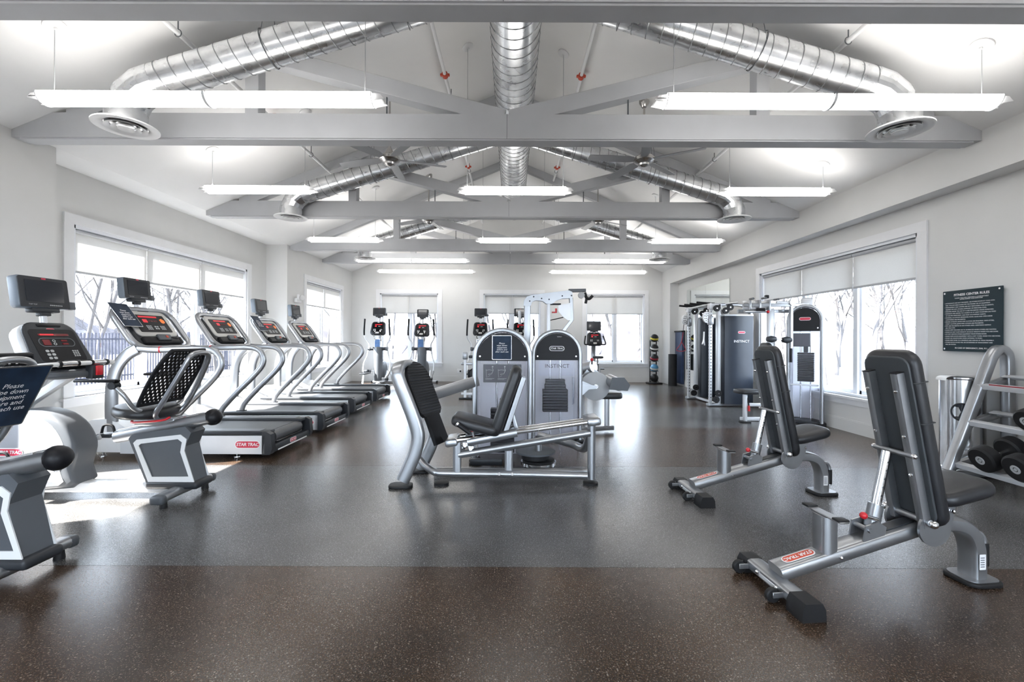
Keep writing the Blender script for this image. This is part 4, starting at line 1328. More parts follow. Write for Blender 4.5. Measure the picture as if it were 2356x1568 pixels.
# ================================================================== STRENGTH MACHINES
def arch(w, h, n=12):
    """outline of a tombstone panel: half-round top, origin at bottom centre"""
    r = w / 2
    return [(-r, 0), (r, 0)] + [(r * math.cos(PI * i / n), h - r + r * math.sin(PI * i / n)) for i in range(n + 1)]


def tower(r, m, w, h, d, panel_h, shroud='panel_frost', stack=(0.02, 0.66), badge_w=0.0, stack_w=0.24):
    """rounded weight tower; m: u right, v up, w toward the reader"""
    fr = smooth([m @ V((x, y, 0)) for x, y in [(-w / 2, 0.0), (-w / 2, h * 0.3), (-w / 2, h - w / 2)]], 3)
    path = [m @ V((-w / 2, 0.02, 0))] + [m @ V((-w / 2, (h - w / 2) * k / 4, 0)) for k in range(1, 4)]
    path += [m @ V((-(w / 2) * math.cos(PI * i / 16), h - w / 2 + (w / 2) * math.sin(PI * i / 16), 0)) for i in range(17)]
    path += [m @ V((w / 2, (h - w / 2) * k / 4, 0)) for k in (3, 2, 1)] + [m @ V((w / 2, 0.02, 0))]
    wax = (m.to_3x3() @ V((0, 0, 1)))
    MB().oval(path, 0.045, 0.024, wax, 12, p=3).build('tower_frame', 'silver', r)
    iw = w - 0.05
    MB().prism(arch(iw, h - 0.028), 0.012, m @ T(0, 0.0, -d)).build('tower_back', shroud, r)
    for s in (-1, 1):
        MB().span(s * iw / 2 - 0.006, s * iw / 2 + 0.006, 0.03, h - w / 2, -d, -0.03, m).build('tower_side', 'panel_frost', r)
    top = [(p[0], p[1]) for p in arch(iw, h - 0.026, 16)[2:]]
    zc = h - panel_h
    poly = [(-iw / 2, zc), (iw / 2, zc)] + [p for p in top if p[1] > zc]
    MB().prism(poly, 0.012, m @ T(0, 0, 0.004)).build('top_panel', 'black', r)
    for s in (-1, 1):
        MB().cyl(m @ V((s * (iw / 2 - 0.025), zc + 0.045, 0.016)), m @ V((s * (iw / 2 - 0.025), zc + 0.045, 0.021)), 0.008, n=10).build('panel_screw', 'chrome', r)
    MB().span(-iw / 2, iw / 2, 0.04, zc, 0.0, 0.004, m).build('clear_shield', 'clear', r)
    for s in (-1, 1):
        MB().cyl(m @ V((s * 0.06, 0.06, -d * 0.5)), m @ V((s * 0.06, zc + 0.05, -d * 0.5)), 0.012, n=10).build('guide_rod', 'chrome', r)
    y0, y1 = stack
    n = max(4, int((y1 - y0) / 0.032))
    for k in range(n):
        MB().rbox((0, y0 + (k + 0.5) * (y1 - y0) / n, -d * 0.5), (stack_w, (y1 - y0) / n - 0.004, 0.11), 0.004, 1, m).build('weight_plate', 'weight', r)
    MB().rbox((0, y1 + 0.05, -d * 0.5), (0.055, 0.10, 0.05), 0.008, 2, m).build('stack_head', 'weight', r)
    for s in (-1, 1):
        MB().rbox((s * w / 2, 0.02, -0.02), (0.10, 0.04, 0.14), 0.012, 2, m).build('tower_foot', 'rubber', r)
    if badge_w:
        badge(r, m @ T(0, zc + panel_h * 0.38, 0.017), badge_w, 'black' if badge_w > 0.12 else 'badge_red')


# ---------------------------------------------------------------- leg press
LP = V((-0.1, 3.7, 0))
lp = thing('leg_press', 'silver leg press with black seat and ribbed foot plate in the middle of the floor', 'leg press', LP)
W = lambda x, y, d: P(x, y, d) - LP
near = [W(928, 1106, 3.55), W(941, 1078, 3.55), W(956, 1042, 3.55), W(963, 1005, 3.55), W(955, 970, 3.55), W(938, 925, 3.55), W(920, 880, 3.55), W(914, 855, 3.56)]
topc = [W(922, 840, 3.62), W(938, 838, 3.75)]
far = [W(955, 850, 3.88), W(968, 880, 3.93), W(985, 925, 3.95), W(1000, 962, 3.95), W(1003, 990, 3.95), W(995, 1020, 3.95), W(976, 1062, 3.95), W(965, 1078, 3.95)]
MB().oval(smooth(near + topc + far, 5), 0.054, 0.032, (1, 0, 0.2), 16, p=3.2).build('plate_frame', 'silver', lp)
for q, (x, d) in enumerate(((-0.895, 3.55), (-0.83, 3.95))):
    MB().pad(rrect(0.19, 0.13, 0.05, 4), 0.022, T(x - LP.x, d - LP.y, 0.0), 0.006).build('frame_foot', 'rubber', lp)
# ribbed plate
pu, pv = V((0.10, 0.36, 0)).normalized(), None
pc = V((-0.845, 3.745, 0)) - LP
pm = frame((pc.x, pc.y, 0.93), (0.12, 0.36, 0), (0.30, 0, -1.0))
pm = frame((pc.x + 0.02, pc.y, 0.97), (0.14, 0.36, 0), (0.155, 0.0, -0.42))
pl = MB()
up = [(0.165 * math.cos(PI + PI * i / 12), 0.13 + 0.165 * math.sin(PI + PI * i / 12)) for i in range(13)] + [(0.165, 0.40), (0.12, 0.45), (-0.12, 0.45), (-0.165, 0.40)]
MB().prism(up, 0.03, pm).build('foot_plate', 'rubber', lp)
MB().prism([(-0.10, 0.44), (0.10, 0.44), (0.105, 0.70), (-0.105, 0.70)], 0.03, pm).build('lower_plate', 'rubber', lp)
for k in range(20):
    v = -0.015 + k * 0.024
    if v > 0.44: break
    hw = 0.155 if v > 0.13 else 0.95 * math.sqrt(max(0.165 ** 2 - (0.13 - v) ** 2, 1e-4))
    MB().rbox((0, v, 0.0), (hw * 2, 0.009, 0.010), 0.003, 1, pm).rbox((0, v, 0.03), (hw * 2, 0.009, 0.010), 0.003, 1, pm).build('plate_rib', 'charcoal', lp)
for k in range(8):
    MB().rbox((0, 0.50 + k * 0.025, 0.03), (0.19, 0.009, 0.010), 0.003, 1, pm).build('plate_rib', 'charcoal', lp)
MB().oval([W(985, 912, 3.88), W(1098, 876, 4.28)], 0.026, 0.052, (0, 1, 0), 12, p=5).build('link_beam', 'silver', lp)
# base frame
dn = 3.60
MB().tube([W(968, 1058, 3.72), W(980, 1072, 3.66), W(1000, 1085, dn), W(1025, 1088, dn), W(1200, 1090, dn), W(1352, 1093, dn)], 0.030, 12, k=5).build('base_tube', 'silver', lp)
MB().tube([W(1000, 1083, 3.85), W(1200, 1083, 3.9), W(1352, 1083, 3.9)], 0.028, 12).build('base_tube', 'silver', lp)
for x in (1150, 1180):
    MB().cyl(W(x, 1090, dn - 0.034), W(x, 1090, dn - 0.028), 0.012, n=10).build('bolt', 'chrome', lp)
for (x, y, d) in ((1017, 1103, 3.62), (1360, 1108, 3.64), (1095, 1065, 4.2)):
    p = W(x, y, d)
    MB().lathe([(0.001, 0), (0.062, 0), (0.062, 0.018), (0.045, 0.024), (0.001, 0.024)], 20, T(p.x, p.y, 0)).build('rubber_foot', 'rubber', lp)
MB().cyl(W(1362, 957, 3.64), W(1362, 1100, 3.64), 0.034, n=16).build('end_post', 'silver', lp)
MB().oval([W(1053, 1012, dn), W(1053, 1088, dn)], 0.026, 0.034, (0, 1, 0), 12, p=4).build('front_post', 'silver', lp)
MB().oval([W(1172, 1035, dn + 0.02), W(1172, 1088, dn + 0.02)], 0.026, 0.034, (0, 1, 0), 12, p=4).build('middle_post', 'silver', lp)
MB().tube([W(1056, 1046, dn), W(1358, 994, dn + 0.02)], 0.031, 12).build('sloping_tube', 'silver', lp)
# guide rails
for d0, y0, y1 in ((3.56, 1006, 962), (3.74, 998, 957)):
    MB().cyl(W(1045, y0 + 8, d0), W(1372, y1 + 5, d0), 0.021, n=14).build('guide_rail', 'chrome', lp)
q = W(1362, 964, 3.65)
tilt = math.atan2(0.16, 1.17)
MB().rbox((0, 0, 0), (0.11, 0.26, 0.06), 0.018, 2, T(q.x, q.y, q.z) @ R(-tilt, 'Y')).build('rail_cap', 'silver', lp)
q = W(1043, 1012, 3.65)
MB().rbox((0, 0, 0), (0.10, 0.26, 0.06), 0.018, 2, T(q.x, q.y, q.z) @ R(-tilt, 'Y')).build('rail_cap', 'silver', lp)
# carriage
a, c = W(1078, 1014, 3.60), W(1190, 992, 3.60)
for dy in (-0.04, 0.14):
    MB().oval([a + V((0, dy, 0)), c + V((0, dy, 0))], 0.030, 0.034, (0, 1, 0), 14).build('carriage_sleeve', 'silver', lp)
MB().rbox((0, 0, 0), (0.34, 0.16, 0.035), 0.01, 2, T(*(W(1120, 995, 3.65))) @ R(-tilt, 'Y')).build('carriage_plate', 'grey_plastic', lp)
for x, y, d in ((1072, 1022, 3.6), (1085, 1030, 3.62), (1064, 1028, 3.68)):
    q = W(x, y, d)
    MB().rbox((0, 0, 0), (0.05, 0.05, 0.045), 0.008, 2, T(*q)).cyl(q + V((0, -0.03, 0)), q + V((0, -0.045, 0)), 0.014, n=10).build('latch', 'stainless', lp)
MB().cyl(W(1098, 1030, 3.56), W(1088, 992, 3.54), 0.009, n=10).build('lever', 'chrome', lp)
MB().ball(W(1087, 988, 3.54), 0.020, 14).build('lever_knob', 'red', lp)
# seat and back pads
sa, sb = W(1047, 958, 3.65), W(1150, 985, 3.65)
u = (sb - sa); ln = u.length
sm = frame(sa + V((0, 0, 0)), u, (0, 1, 0))
MB().pad([(p[0] + ln / 2, p[1]) for p in rrect(ln + 0.02, 0.34, 0.07, 5)], 0.085, sm @ T(0, 0, -0.05), 0.03).build('seat_pad', 'vinyl', lp)
ba, bb = W(1140, 992, 3.65), W(1191, 842, 3.65)
u = (bb - ba); ln = u.length
bmx = frame(ba, u, (0, 1, 0))
MB().pad([(p[0] + ln / 2, p[1]) for p in rrect(ln, 0.32, 0.06, 5)], 0.085, bmx @ T(0, 0, -0.045), 0.028).build('back_pad', 'vinyl', lp)
for dy in (-0.07, 0.07):
    MB().oval([W(1158, 992, 3.65) + V((0.02, dy, 0)), W(1205, 866, 3.65) + V((0, dy, 0))], 0.018, 0.022, (0, 1, 0), 10, p=4).build('back_rail', 'silver', lp)
MB().oval([W(1178, 945, 3.65), W(1192, 995, 3.65)], 0.03, 0.018, (0, 1, 0), 10, p=4).build('back_brace', 'silver', lp)
for dy in (-0.2, 0.2):
    MB().cyl(W(1060, 965, 3.65) + V((0, dy, 0)), W(1088, 985, 3.65) + V((0, dy, 0)), 0.017, n=12).build('side_grip', 'black', lp)
    MB().cyl(W(1058, 963, 3.65) + V((0, dy, 0)), W(1061, 966, 3.65) + V((0, dy, 0)), 0.019, n=12).build('grip_end', 'chrome', lp)
MB().tube([W(1358, 1003, 3.68), W(1345, 1030, 3.85), W(1315, 1020, 4.1), W(1240, 1000, 4.3)], 0.036, 12, k=4).build('rear_brace', 'silver', lp)
MB().rbox((0, 0, 0), (0.30, 0.05, 0.06), 0.01, 2, T(*W(1120, 1062, 4.05))).build('rear_link', 'charcoal', lp)
# cable discs by the tower
dc = P(1240, 1060, 4.1) - LP
for k, (rr, z0, z1, mt) in enumerate(((0.165, 0.035, 0.062, 'stainless'), (0.15, 0.062, 0.080, 'rubber'), (0.13, 0.09, 0.13, 'rubber'), (0.185, 0.145, 0.160, 'grey_plastic'))):
    dx = 0.0 if k < 2 else -0.03
    MB().lathe([(0.001, z0), (rr, z0), (rr, z1), (rr - 0.012, z1 + 0.004), (0.001, z1)], 32, T(dc.x + dx, dc.y, 0)).build('cable_disc', mt, lp)
MB().cyl((dc.x, dc.y, 0.0), (dc.x, dc.y, 0.26), 0.032, n=14).build('disc_spindle', 'silver', lp)
# tower
tmx = frame(V((-0.0925, 4.27, 0)) - LP, (1, 0, 0), (0, 0, 1))
tower(lp, tmx, 0.535, 1.285, 0.34, 0.30, stack=(0.06, 0.50))
tb = MB().prism(rrect(0.37, 0.175, 0.004, 1), 0.004, tmx @ T(0.0, 0.865, 0.012)).build('instruction_board', 'grey_plastic', lp)
for k in range(3):
    x = -0.118 + k * 0.118
    pn = MB().prism(rrect(0.105, 0.155, 0.003, 1), 0.002, tmx @ T(x, 0.865, 0.016)).build('instruction_card', 'dark_print', tb)
    pic = MB()
    mm = tmx @ T(x, 0.875, 0.0185)
    pic.tube([mm @ V(p) for p in ((0.02, 0.045, 0), (0.03, 0.02, 0), (0.015, -0.015, 0), (-0.02, -0.02, 0))], 0.003, 5)
    pic.tube([mm @ V(p) for p in ((-0.038, 0.02, 0), (-0.01, 0.025, 0), (0.025, 0.02, 0))], 0.0025, 5)
    pic.tube([mm @ V(p) for p in ((-0.04, 0.03, 0), (-0.035, -0.05, 0), (0.0, -0.03, 0))], 0.002, 5)
    pic.prism(circ(0.008, 10), 0.001, mm @ T(0.024, 0.055, 0))
    tag(pic.build('card_drawing', 'grey_print', tb), None, None, None, 'stuff')
    for q in range(2):
        MB().span(-0.045, 0.04 - q * 0.02, -0.062 - q * 0.008, -0.059 - q * 0.008, 0, 0.001, mm).build('card_line', 'grey_print', tb)
placard('wipe_down_placard', 'navy wipe-down placard on the rounded tower of the leg press', T(*LP) @ tmx @ T(-0.005, 1.115, 0.02), 0.19, 0.235, 0.0225, group='wipe-down placards')

# ---------------------------------------------------------------- leg extension machine with cam wheel
LE = V((0.52, 5.1, 0))
le = thing('leg_extension_machine', 'leg extension machine with a rounded tower and large grey cam wheel', 'weight machine', LE)
W = lambda x, y, d: P(x, y, d) - LE
lm = frame(V((0, 0, 0)), (1, 0, 0), (0, 0, 1))
tower(le, lm, 0.545, 1.29, 0.36, 0.335, stack=(0.33, 0.60), stack_w=0.30)
for k in range(4):
    MB().rbox((0, 0.615 + k * 0.03, -0.18), (0.25 - 0.02 * (k > 1), 0.027, 0.11), 0.004, 1, lm).build('weight_plate', 'weight', le)
badge(le, lm @ T(0, 1.09, 0.017), 0.165, 'black')
text('top_lettering', 'INSTINCT', 0.012, lm @ T(0.03, 1.225, 0.017), 'white_print', le)
text('shield_lettering', 'INSTINCT', 0.062, lm @ T(0.005, 0.885, 0.006), 'dark_print', le, space=1.05)
MB().span(-0.21, 0.21, 0.77, 0.945, 0.0042, 0.0048, lm).build('shield_band', 'clear', le)
cw = W(1370, 887, 5.42)
MB().lathe([(0.001, -0.014), (0.165, -0.014), (0.178, -0.008), (0.178, 0.008), (0.165, 0.014), (0.001, 0.014)], 40, T(*cw) @ R(PI / 2, 'X')).build('cam_wheel', 'grey_print', le)
MB().cyl(cw + V((0, -0.05, 0)), cw + V((0, 0.08, 0)), 0.028, n=16).build('cam_axle', 'chrome', le)
arm = [(0, -0.045), (0.27, -0.022), (0.30, 0.0), (0.27, 0.022), (0, 0.045)]
q = W(1318, 889, 5.34)
MB().prism(arm, 0.02, frame(q, (1, 0, 0), (0, 0, 1))).build('cam_arm', 'silver', le)
MB().prism([(0, 0.10), (0.22, 0.01), (0.22, -0.01), (0, 0.01)][::-1], 0.02, frame(q + V((0.0, 0.03, 0.02)), (1, 0, 0), (0, 0, 1))).build('cam_bracket', 'silver', le)
MB().prism([(0, -0.02), (0.22, -0.01), (0.0, -0.22)][::-1], 0.02, frame(q + V((0.0, 0.03, 0)), (1, 0, 0), (0, 0, 1))).build('cam_bracket', 'silver', le)
MB().cyl(W(1340, 848, 5.75), W(1366, 842, 5.6), 0.075, n=24).build('roller_pad', 'silver', le)
MB().cyl(W(1400, 872, 5.5), W(1425, 884, 5.25), 0.075, n=24).build('roller_pad', 'silver', le)
MB().prism([(-0.12, -0.05), (0.10, -0.07), (0.13, 0.0), (0.06, 0.09), (-0.08, 0.09)], 0.025, frame(W(1424, 884, 5.22), (1, 0, 0), (0, 0, 1))).build('pad_plate', 'grey_plastic', le)
MB().tube([W(1385, 870, 5.55), W(1405, 874, 5.5), W(1420, 880, 5.35)], 0.02, 10, k=3).build('pad_arm', 'silver', le)
MB().prism([(-0.14, -0.06), (0.12, -0.10), (0.10, 0.05), (-0.02, 0.11)], 0.03, frame(W(1358, 862, 5.62), (1, 0, 0), (0, 0, 1))).build('seat_bracket', 'silver', le)
MB().tube([W(1338, 865, 5.6), W(1342, 930, 5.65), W(1345, 985, 5.75)], 0.022, 10, k=3).build('rear_leg', 'silver_light', le)
q = W(1345, 988, 5.75)
MB().pad(rrect(0.16, 0.12, 0.03, 3), 0.02, T(q.x, q.y, 0), 0.005).build('rubber_foot', 'rubber', le)
MB().pad(rrect(0.34, 0.36, 0.06, 4), 0.08, T(0.72, 0.62, 0.44), 0.025).build('seat_pad', 'vinyl', le)
MB().oval([(0.72, 0.62, 0.02), (0.72, 0.62, 0.44)], 0.03, 0.03, (0, 1, 0), 10, p=4).build('seat_post', 'silver', le)
MB().oval([(0.05, 0.40, 0.05), (0.80, 0.62, 0.05)], 0.03, 0.03, (0, 1, 0), 10, p=4).build('base_beam', 'silver', le)
q = W(1362, 826, 5.5)
MB().ball(q, 0.022, 12).build('pin_knob', 'red', le)
MB().cyl(q, q + V((0.01, 0.05, -0.06)), 0.01, n=8).build('pin', 'chrome', le)

# ---------------------------------------------------------------- lat pulldown behind the towers
LT = V((0.25, 5.75, 0))
lt = thing('lat_pulldown_machine', 'tall silver lat pulldown machine rising behind the two rounded towers', 'weight machine', LT)
W = lambda x, y, d: P(x, y, d) - LT
d = 5.75
px = W(1213, 700, d)
MB().oval([(px.x, px.y, 0.0), (px.x, px.y, 1.66)], 0.055, 0.044, (0, 1, 0), 12, p=5).build('mast', 'silver', lt)
MB().rbox((px.x, px.y, 0.02), (0.5, 0.16, 0.04), 0.012).build('mast_base', 'silver', lt)
boom = [(1204, 704), (1205, 692), (1211, 683), (1223, 679), (1260, 674), (1307, 668), (1315, 672), (1316, 682), (1311, 686), (1292, 687), (1278, 692), (1269, 699), (1256, 699), (1248, 693), (1232, 691), (1224, 694), (1220, 704)]
poly = [((W(x, y, d)).x, (W(x, y, d)).z) for x, y in boom]
for dy in (-0.05, 0.04):
    MB().prism(poly[::-1], 0.012, frame((0, d - LT.y + dy, 0), (1, 0, 0), (0, 0, 1))).build('boom_plate', 'silver', lt)
for (x, y) in ((1218, 693), (1227, 683), (1245, 687), (1262, 689), (1292, 681), (1313, 680)):
    q = W(x, y, d)
    MB().cyl(q + V((0, -0.068, 0)), q + V((0, -0.058, 0)), 0.010, n=10).build('boom_bolt', 'charcoal', lt)
MB().oval([W(1262, 697, d), W(1262, 700, d) * V((1, 1, 0)) if False else V((W(1262, 697, d).x, 0, 0.02))], 0.03, 0.022, (0, 1, 0), 10, p=5).build('rear_post', 'silver_light', lt)
MB().oval([W(1313, 684, d), W(1315, 735, d), W(1290, 768, d), W(1275, 800, d)], 0.035, 0.026, (0, 1, 0), 12, p=5).build('diagonal_brace', 'silver', lt)
gp = [(1284, 702), (1312, 696), (1312, 736), (1305, 736), (1294, 728), (1284, 716)]
MB().prism([((W(x, y, d)).x, (W(x, y, d)).z) for x, y in gp][::-1], 0.014, frame((0, d - LT.y - 0.03, 0), (1, 0, 0), (0, 0, 1))).build('pulley_plate', 'silver_light', lt)
MB().cyl(W(1266, 699, d), W(1290, 699, d), 0.012, n=10).build('pulley_bar', 'charcoal', lt)
q = W(1279, 714, d)
MB().rbox((0, 0, 0), (0.025, 0.03, 0.06), 0.005, 2, T(*q)).rbox((-0.03, 0, -0.022), (0.05, 0.03, 0.018), 0.005, 2, T(*q)).build('cable_stop', 'red', lt)
MB().cyl(W(1266, 736, d), W(1296, 729, d), 0.006, n=8).build('cable', 'black', lt)
MB().oval([W(1308, 668, d), W(1347, 667, d)], 0.03, 0.022, (0, 1, 0), 10, p=5).build('pull_arm', 'grey_plastic', lt)
q = W(1337, 678, d)
MB().cyl(q + V((0, -0.02, 0)), q + V((0, 0.02, 0)), 0.042, n=24).build('pulley', 'grey_print', lt)
MB().tube([W(1345, 672, d), W(1349, 684, d), W(1356, 686, d), W(1363, 679, d)], 0.020, 10, k=4).build('pull_handle', 'black', lt)
MB().cyl(W(1349, 687, d), W(1347, 697, d), 0.018, n=10).build('handle_end', 'black', lt)
MB().cyl(W(1195, 715, d + 0.1), W(1196, 745, d + 0.1), 0.02, n=8).build('shroud_rod', 'silver_light', lt)

# ---------------------------------------------------------------- row machine behind on the left
RM = V((-0.86, 8.75, 0))
rm = thing('seated_row_machine', 'silver seated row machine partly hidden behind the leg press tower', 'weight machine', RM)
for x, h in ((-0.07, 0.80), (0.12, 0.80)):
    MB().oval([(x, 0, 0.02), (x, 0, h)], 0.03, 0.028, (0, 1, 0), 10, p=5).build('upright_post', 'silver_light', rm)
MB().rbox((0.02, 0, 0.70), (0.34, 0.05, 0.05), 0.01).build('cross_bar', 'silver', rm)
MB().rbox((-0.07, -0.03, 0.86), (0.10, 0.06, 0.15), 0.02).build('pulley_housing', 'silver', rm)
MB().rbox((0.08, -0.02, 0.84), (0.16, 0.06, 0.06), 0.02).build('pad_bar', 'charcoal', rm)
MB().rbox((0.05, 0.05, 0.50), (0.15, 0.08, 0.16), 0.01).build('weight_block', 'weight', rm)
MB().tube([(0.10, -0.02, 0.62), (0.0, -0.03, 0.52), (0.05, -0.03, 0.30), (-0.02, -0.03, 0.18)], 0.012, 8, k=4).build('cable_lever', 'black', rm)
MB().rbox((0.02, 0, 0.10), (0.34, 0.05, 0.05), 0.01).build('lower_bar', 'silver_light', rm)
MB().rbox((0.02, 0, 0.015), (0.42, 0.14, 0.03), 0.01).build('foot_plate', 'charcoal', rm)
MB().pad(rrect(0.30, 0.30, 0.05, 4), 0.07, T(0.25, 0.55, 0.42), 0.02).build('seat_pad', 'vinyl', rm)
MB().oval([(0.25, 0.55, 0.0), (0.25, 0.55, 0.42)], 0.03, 0.03, (0, 1, 0), 10, p=5).build('seat_post', 'silver', rm)
MB().oval([(0.02, 0, 0.05), (0.25, 0.55, 0.05)], 0.03, 0.03, (0, 0, 1), 10, p=5).build('base_beam', 'silver', rm)


# ---------------------------------------------------------------- adjustable benches
def make_bench():
    r = thing('adjustable_bench', '-', 'bench', (0, 0, 0), 0, 'adjustable weight benches')
    # cross foot
    MB().oval([(0, -0.17, 0.048), (0, 0.19, 0.048)], 0.044, 0.026, (1, 0, 0), 14, p=4).build('cross_foot', 'silver', r)
    cap = [(-0.055, 0.0), (0.055, 0.0), (0.052, 0.05), (0.038, 0.078), (-0.038, 0.078), (-0.052, 0.05)]
    MB().prism(cap, 0.10, frame((0, -0.138, 0), (1, 0, 0), (0, 0, 1))).build('foot_cap', 'rubber', r, ang=25)
    MB().prism([(x, z * 0.95) for x, z in cap], 0.07, frame((0, 0.235, 0), (1, 0, 0), (0, 0, 1))).build('foot_cap', 'rubber', r, ang=25)
    for y in (-0.085, 0.17):
        MB().lathe([(0.001, -0.018), (0.028, -0.013), (0.033, -0.008), (0.033, 0.008), (0.028, 0.013), (0.001, 0.013)], 20, T(-0.082, y, 0.034) @ R(PI / 2, 'X')).build('wheel', 'rubber', r)
        MB().rbox((-0.062, y - 0.018, 0.042), (0.06, 0.006, 0.026), 0.002, 1).rbox((-0.062, y + 0.018, 0.042), (0.06, 0.006, 0.026), 0.002, 1).build('wheel_bracket', 'silver', r)
    for y in (-0.06, 0.08):
        MB().ball((-0.045, y, 0.052), 0.009, 10).build('bolt', 'chrome', r)
    MB().rbox((-0.045, 0.0, 0.048), (0.006, 0.13, 0.02), 0.003, 1).build('wear_strip', 'silver_light', r)
    # main beam
    a, b = V((0.01, 0.02, 0.085)), V((0.76, 0.02, 0.290))
    MB().oval([a, b], 0.052, 0.036, (0, 1, 0), 16, p=4).build('main_beam', 'silver', r)
    u = (b - a).normalized()
    bm = frame(a + u * 0.145 + V((0, 0, 0.0)), u, (0, 1, 0))
    badge_m = bm @ T(-0.018, -0.002, 0.037)
    badge(r, badge_m @ R(PI, 'Z'), 0.155, 'orange')
    # dumbbell rest
    MB().oval([(0.26, 0.02, 0.15), (0.26, 0.02, 0.352)], 0.048, 0.040, (0, 1, 0), 14, p=4).build('rest_post', 'silver', r)
    MB().rbox((0.26, 0.02, 0.356), (0.05, 0.24, 0.008), 0.003, 1).build('rest_plate', 'silver', r)
    for s in (-1, 1):
        MB().rbox((0.26, 0.02 + s * 0.095, 0.363), (0.056, 0.045, 0.012), 0.005).build('rest_pad', 'rubber', r)
    MB().ball((0.30, -0.035, 0.165), 0.008, 8).build('bolt', 'chrome', r)
    # ladder strut and bracket
    for s in (-1, 1):
        MB().prism([(-0.09, -0.03), (0.02, -0.035), (0.05, 0.02), (0.02, 0.055), (-0.05, 0.055)], 0.008, frame((0.50, 0.02 + s * 0.04 + 0.004, 0.265), (u.x, 0, u.z), (-u.z, 0, u.x))).build('strut_bracket', 'silver', r)
    MB().cyl((0.455, -0.035, 0.285), (0.455, 0.075, 0.285), 0.012, n=12).build('bracket_pin', 'silver', r)
    MB().rbox((0, 0, 0), (0.22, 0.055, 0.006), 0.0025, 1, T(0.60, 0.02, 0.285) @ R(-math.atan2(u.z, u.x), 'Y')).build('beam_slot', 'charcoal', r)
    s0, s1 = V((0.505, 0.02, 0.285)), V((0.585, 0.02, 0.655))
    MB().oval([s0, s0.lerp(s1, 0.30)], 0.030, 0.030, (0, 1, 0), 14).build('strut_socket', 'silver', r)
    MB().cyl(s0.lerp(s1, 0.2), s1, 0.021, n=16).build('strut', 'chrome', r)
    for k in range(5):
        q = s0.lerp(s1, 0.42 + 0.11 * k)
        MB().cyl(q + V((0, -0.0215, 0)), q + V((0, -0.0205, 0)), 0.005, n=8).build('strut_hole', 'charcoal', r)
    MB().cyl((0.51, -0.005, 0.33), (0.44, -0.015, 0.352), 0.011, n=12).build('pull_pin', 'chrome', r)
    MB().ball((0.43, -0.016, 0.355), 0.017, 14).build('pull_knob', 'red', r)
    # back rest: two rails and a pad
    p0, p1 = V((0.72, 0.02, 0.31)), V((0.56, 0.02, 1.105))
    uu = (p1 - p0).normalized()
    bk = frame(p0, (0, -1, 0), uu)            # w points toward +x?  u = -y, v up the rest
    wv = bk.to_3x3() @ V((0, 0, 1))
    if wv.x < 0:
        bk = frame(p0, (0, 1, 0), uu)
    ln = (p1 - p0).length
    for s in (-1, 1):
        e0 = bk @ V((s * 0.075, 0.0, -0.01)); e1 = bk @ V((s * 0.075, ln - 0.06, -0.01))
        MB().oval([e0, e1], 0.019, 0.024, (0, 1, 0), 10, p=6).build('back_rail', 'silver', r)
        for t in (0.32, 0.55, 0.82):
            q = bk @ V((s * (0.075) + (0.0), ln * t, -0.036))
            MB().ball(q, 0.008, 8).build('bolt', 'chrome', r)
        MB().rbox((s * 0.075, ln - 0.058, -0.01), (0.038, 0.006, 0.05), 0.002, 1, bk).build('rail_plug', 'black', r)
    MB().cyl(bk @ V((-0.10, 0.44 * ln, -0.03)), bk @ V((0.10, 0.44 * ln, -0.03)), 0.013, n=12).build('cross_pin', 'silver', r)
    MB().cyl(bk @ V((-0.12, 0.03, -0.01)), bk @ V((0.12, 0.03, -0.01)), 0.016, n=12).build('cross_pin', 'silver', r)
    for s in (-1, 1):
        q = bk @ V((s * 0.118, 0.03, -0.01))
        MB().ball(q, 0.021, 12).build('pivot_nut', 'chrome', r)
        q = bk @ V((s * 0.104, 0.44 * ln, -0.03))
        MB().ball(q, 0.014, 10).build('pivot_nut', 'chrome', r)
    out = [(p[0], p[1] + ln / 2 + 0.015) for p in rrect(0.265, ln + 0.05, 0.07, 6)]
    MB().pad(out, 0.062, bk @ T(0, 0, 0.018), 0.024).build('back_pad', 'vinyl', r)
    inn = [(p[0], p[1] + ln / 2 + 0.015) for p in rrect(0.235, ln + 0.0, 0.05, 5)]
    MB().pad(inn, 0.012, bk @ T(0, 0, 0.008), 0.004).build('pad_backing', 'vinyl_back', r)
    for v in (0.62, 0.86):
        MB().rbox((0, ln * v, 0.049), (0.269, 0.006, 0.064), 0.003, 1, bk).build('pad_seam', 'vinyl_back', r)
    # pivot plates
    for s in (-1, 1):
        MB().lathe([(0.001, -0.006), (0.082, -0.006), (0.082, 0.006), (0.001, 0.006)], 28, T(0.745, 0.02 + s * 0.085, 0.302) @ R(PI / 2, 'X')).build('pivot_plate', 'silver', r)
        MB().prism([(-0.035, 0.0), (0.06, 0.0), (0.085, 0.12), (0.03, 0.15), (-0.01, 0.12)], 0.008, frame((0.80, 0.02 + s * 0.06 + 0.004, 0.29), (1, 0, 0), (0, 0, 1))).build('seat_bracket', 'silver', r)
        MB().ball((0.865, 0.02 + s * 0.068, 0.375), 0.010, 8).build('bolt', 'chrome', r)
    # seat
    sm = T(0.905, 0.02, 0.435) @ R(math.radians(-13), 'Y')
    MB().pad(rrect(0.31, 0.275, 0.075, 6), 0.068, sm, 0.028).build('seat_pad', 'vinyl', r)
    # rear leg
    leg = [(0.76, 0.02, 0.288), (0.91, 0.02, 0.295), (1.00, 0.02, 0.262), (1.04, 0.02, 0.185), (1.048, 0.02, 0.10), (1.048, 0.02, 0.012)]
    MB().oval(smooth(leg, 6), 0.050, 0.036, (0, 1, 0), 14, p=4).build('rear_leg', 'silver', r)
    MB().pad(rrect(0.19, 0.17, 0.05, 4), 0.022, T(1.05, 0.02, 0.0), 0.006).build('rear_foot', 'rubber', r)
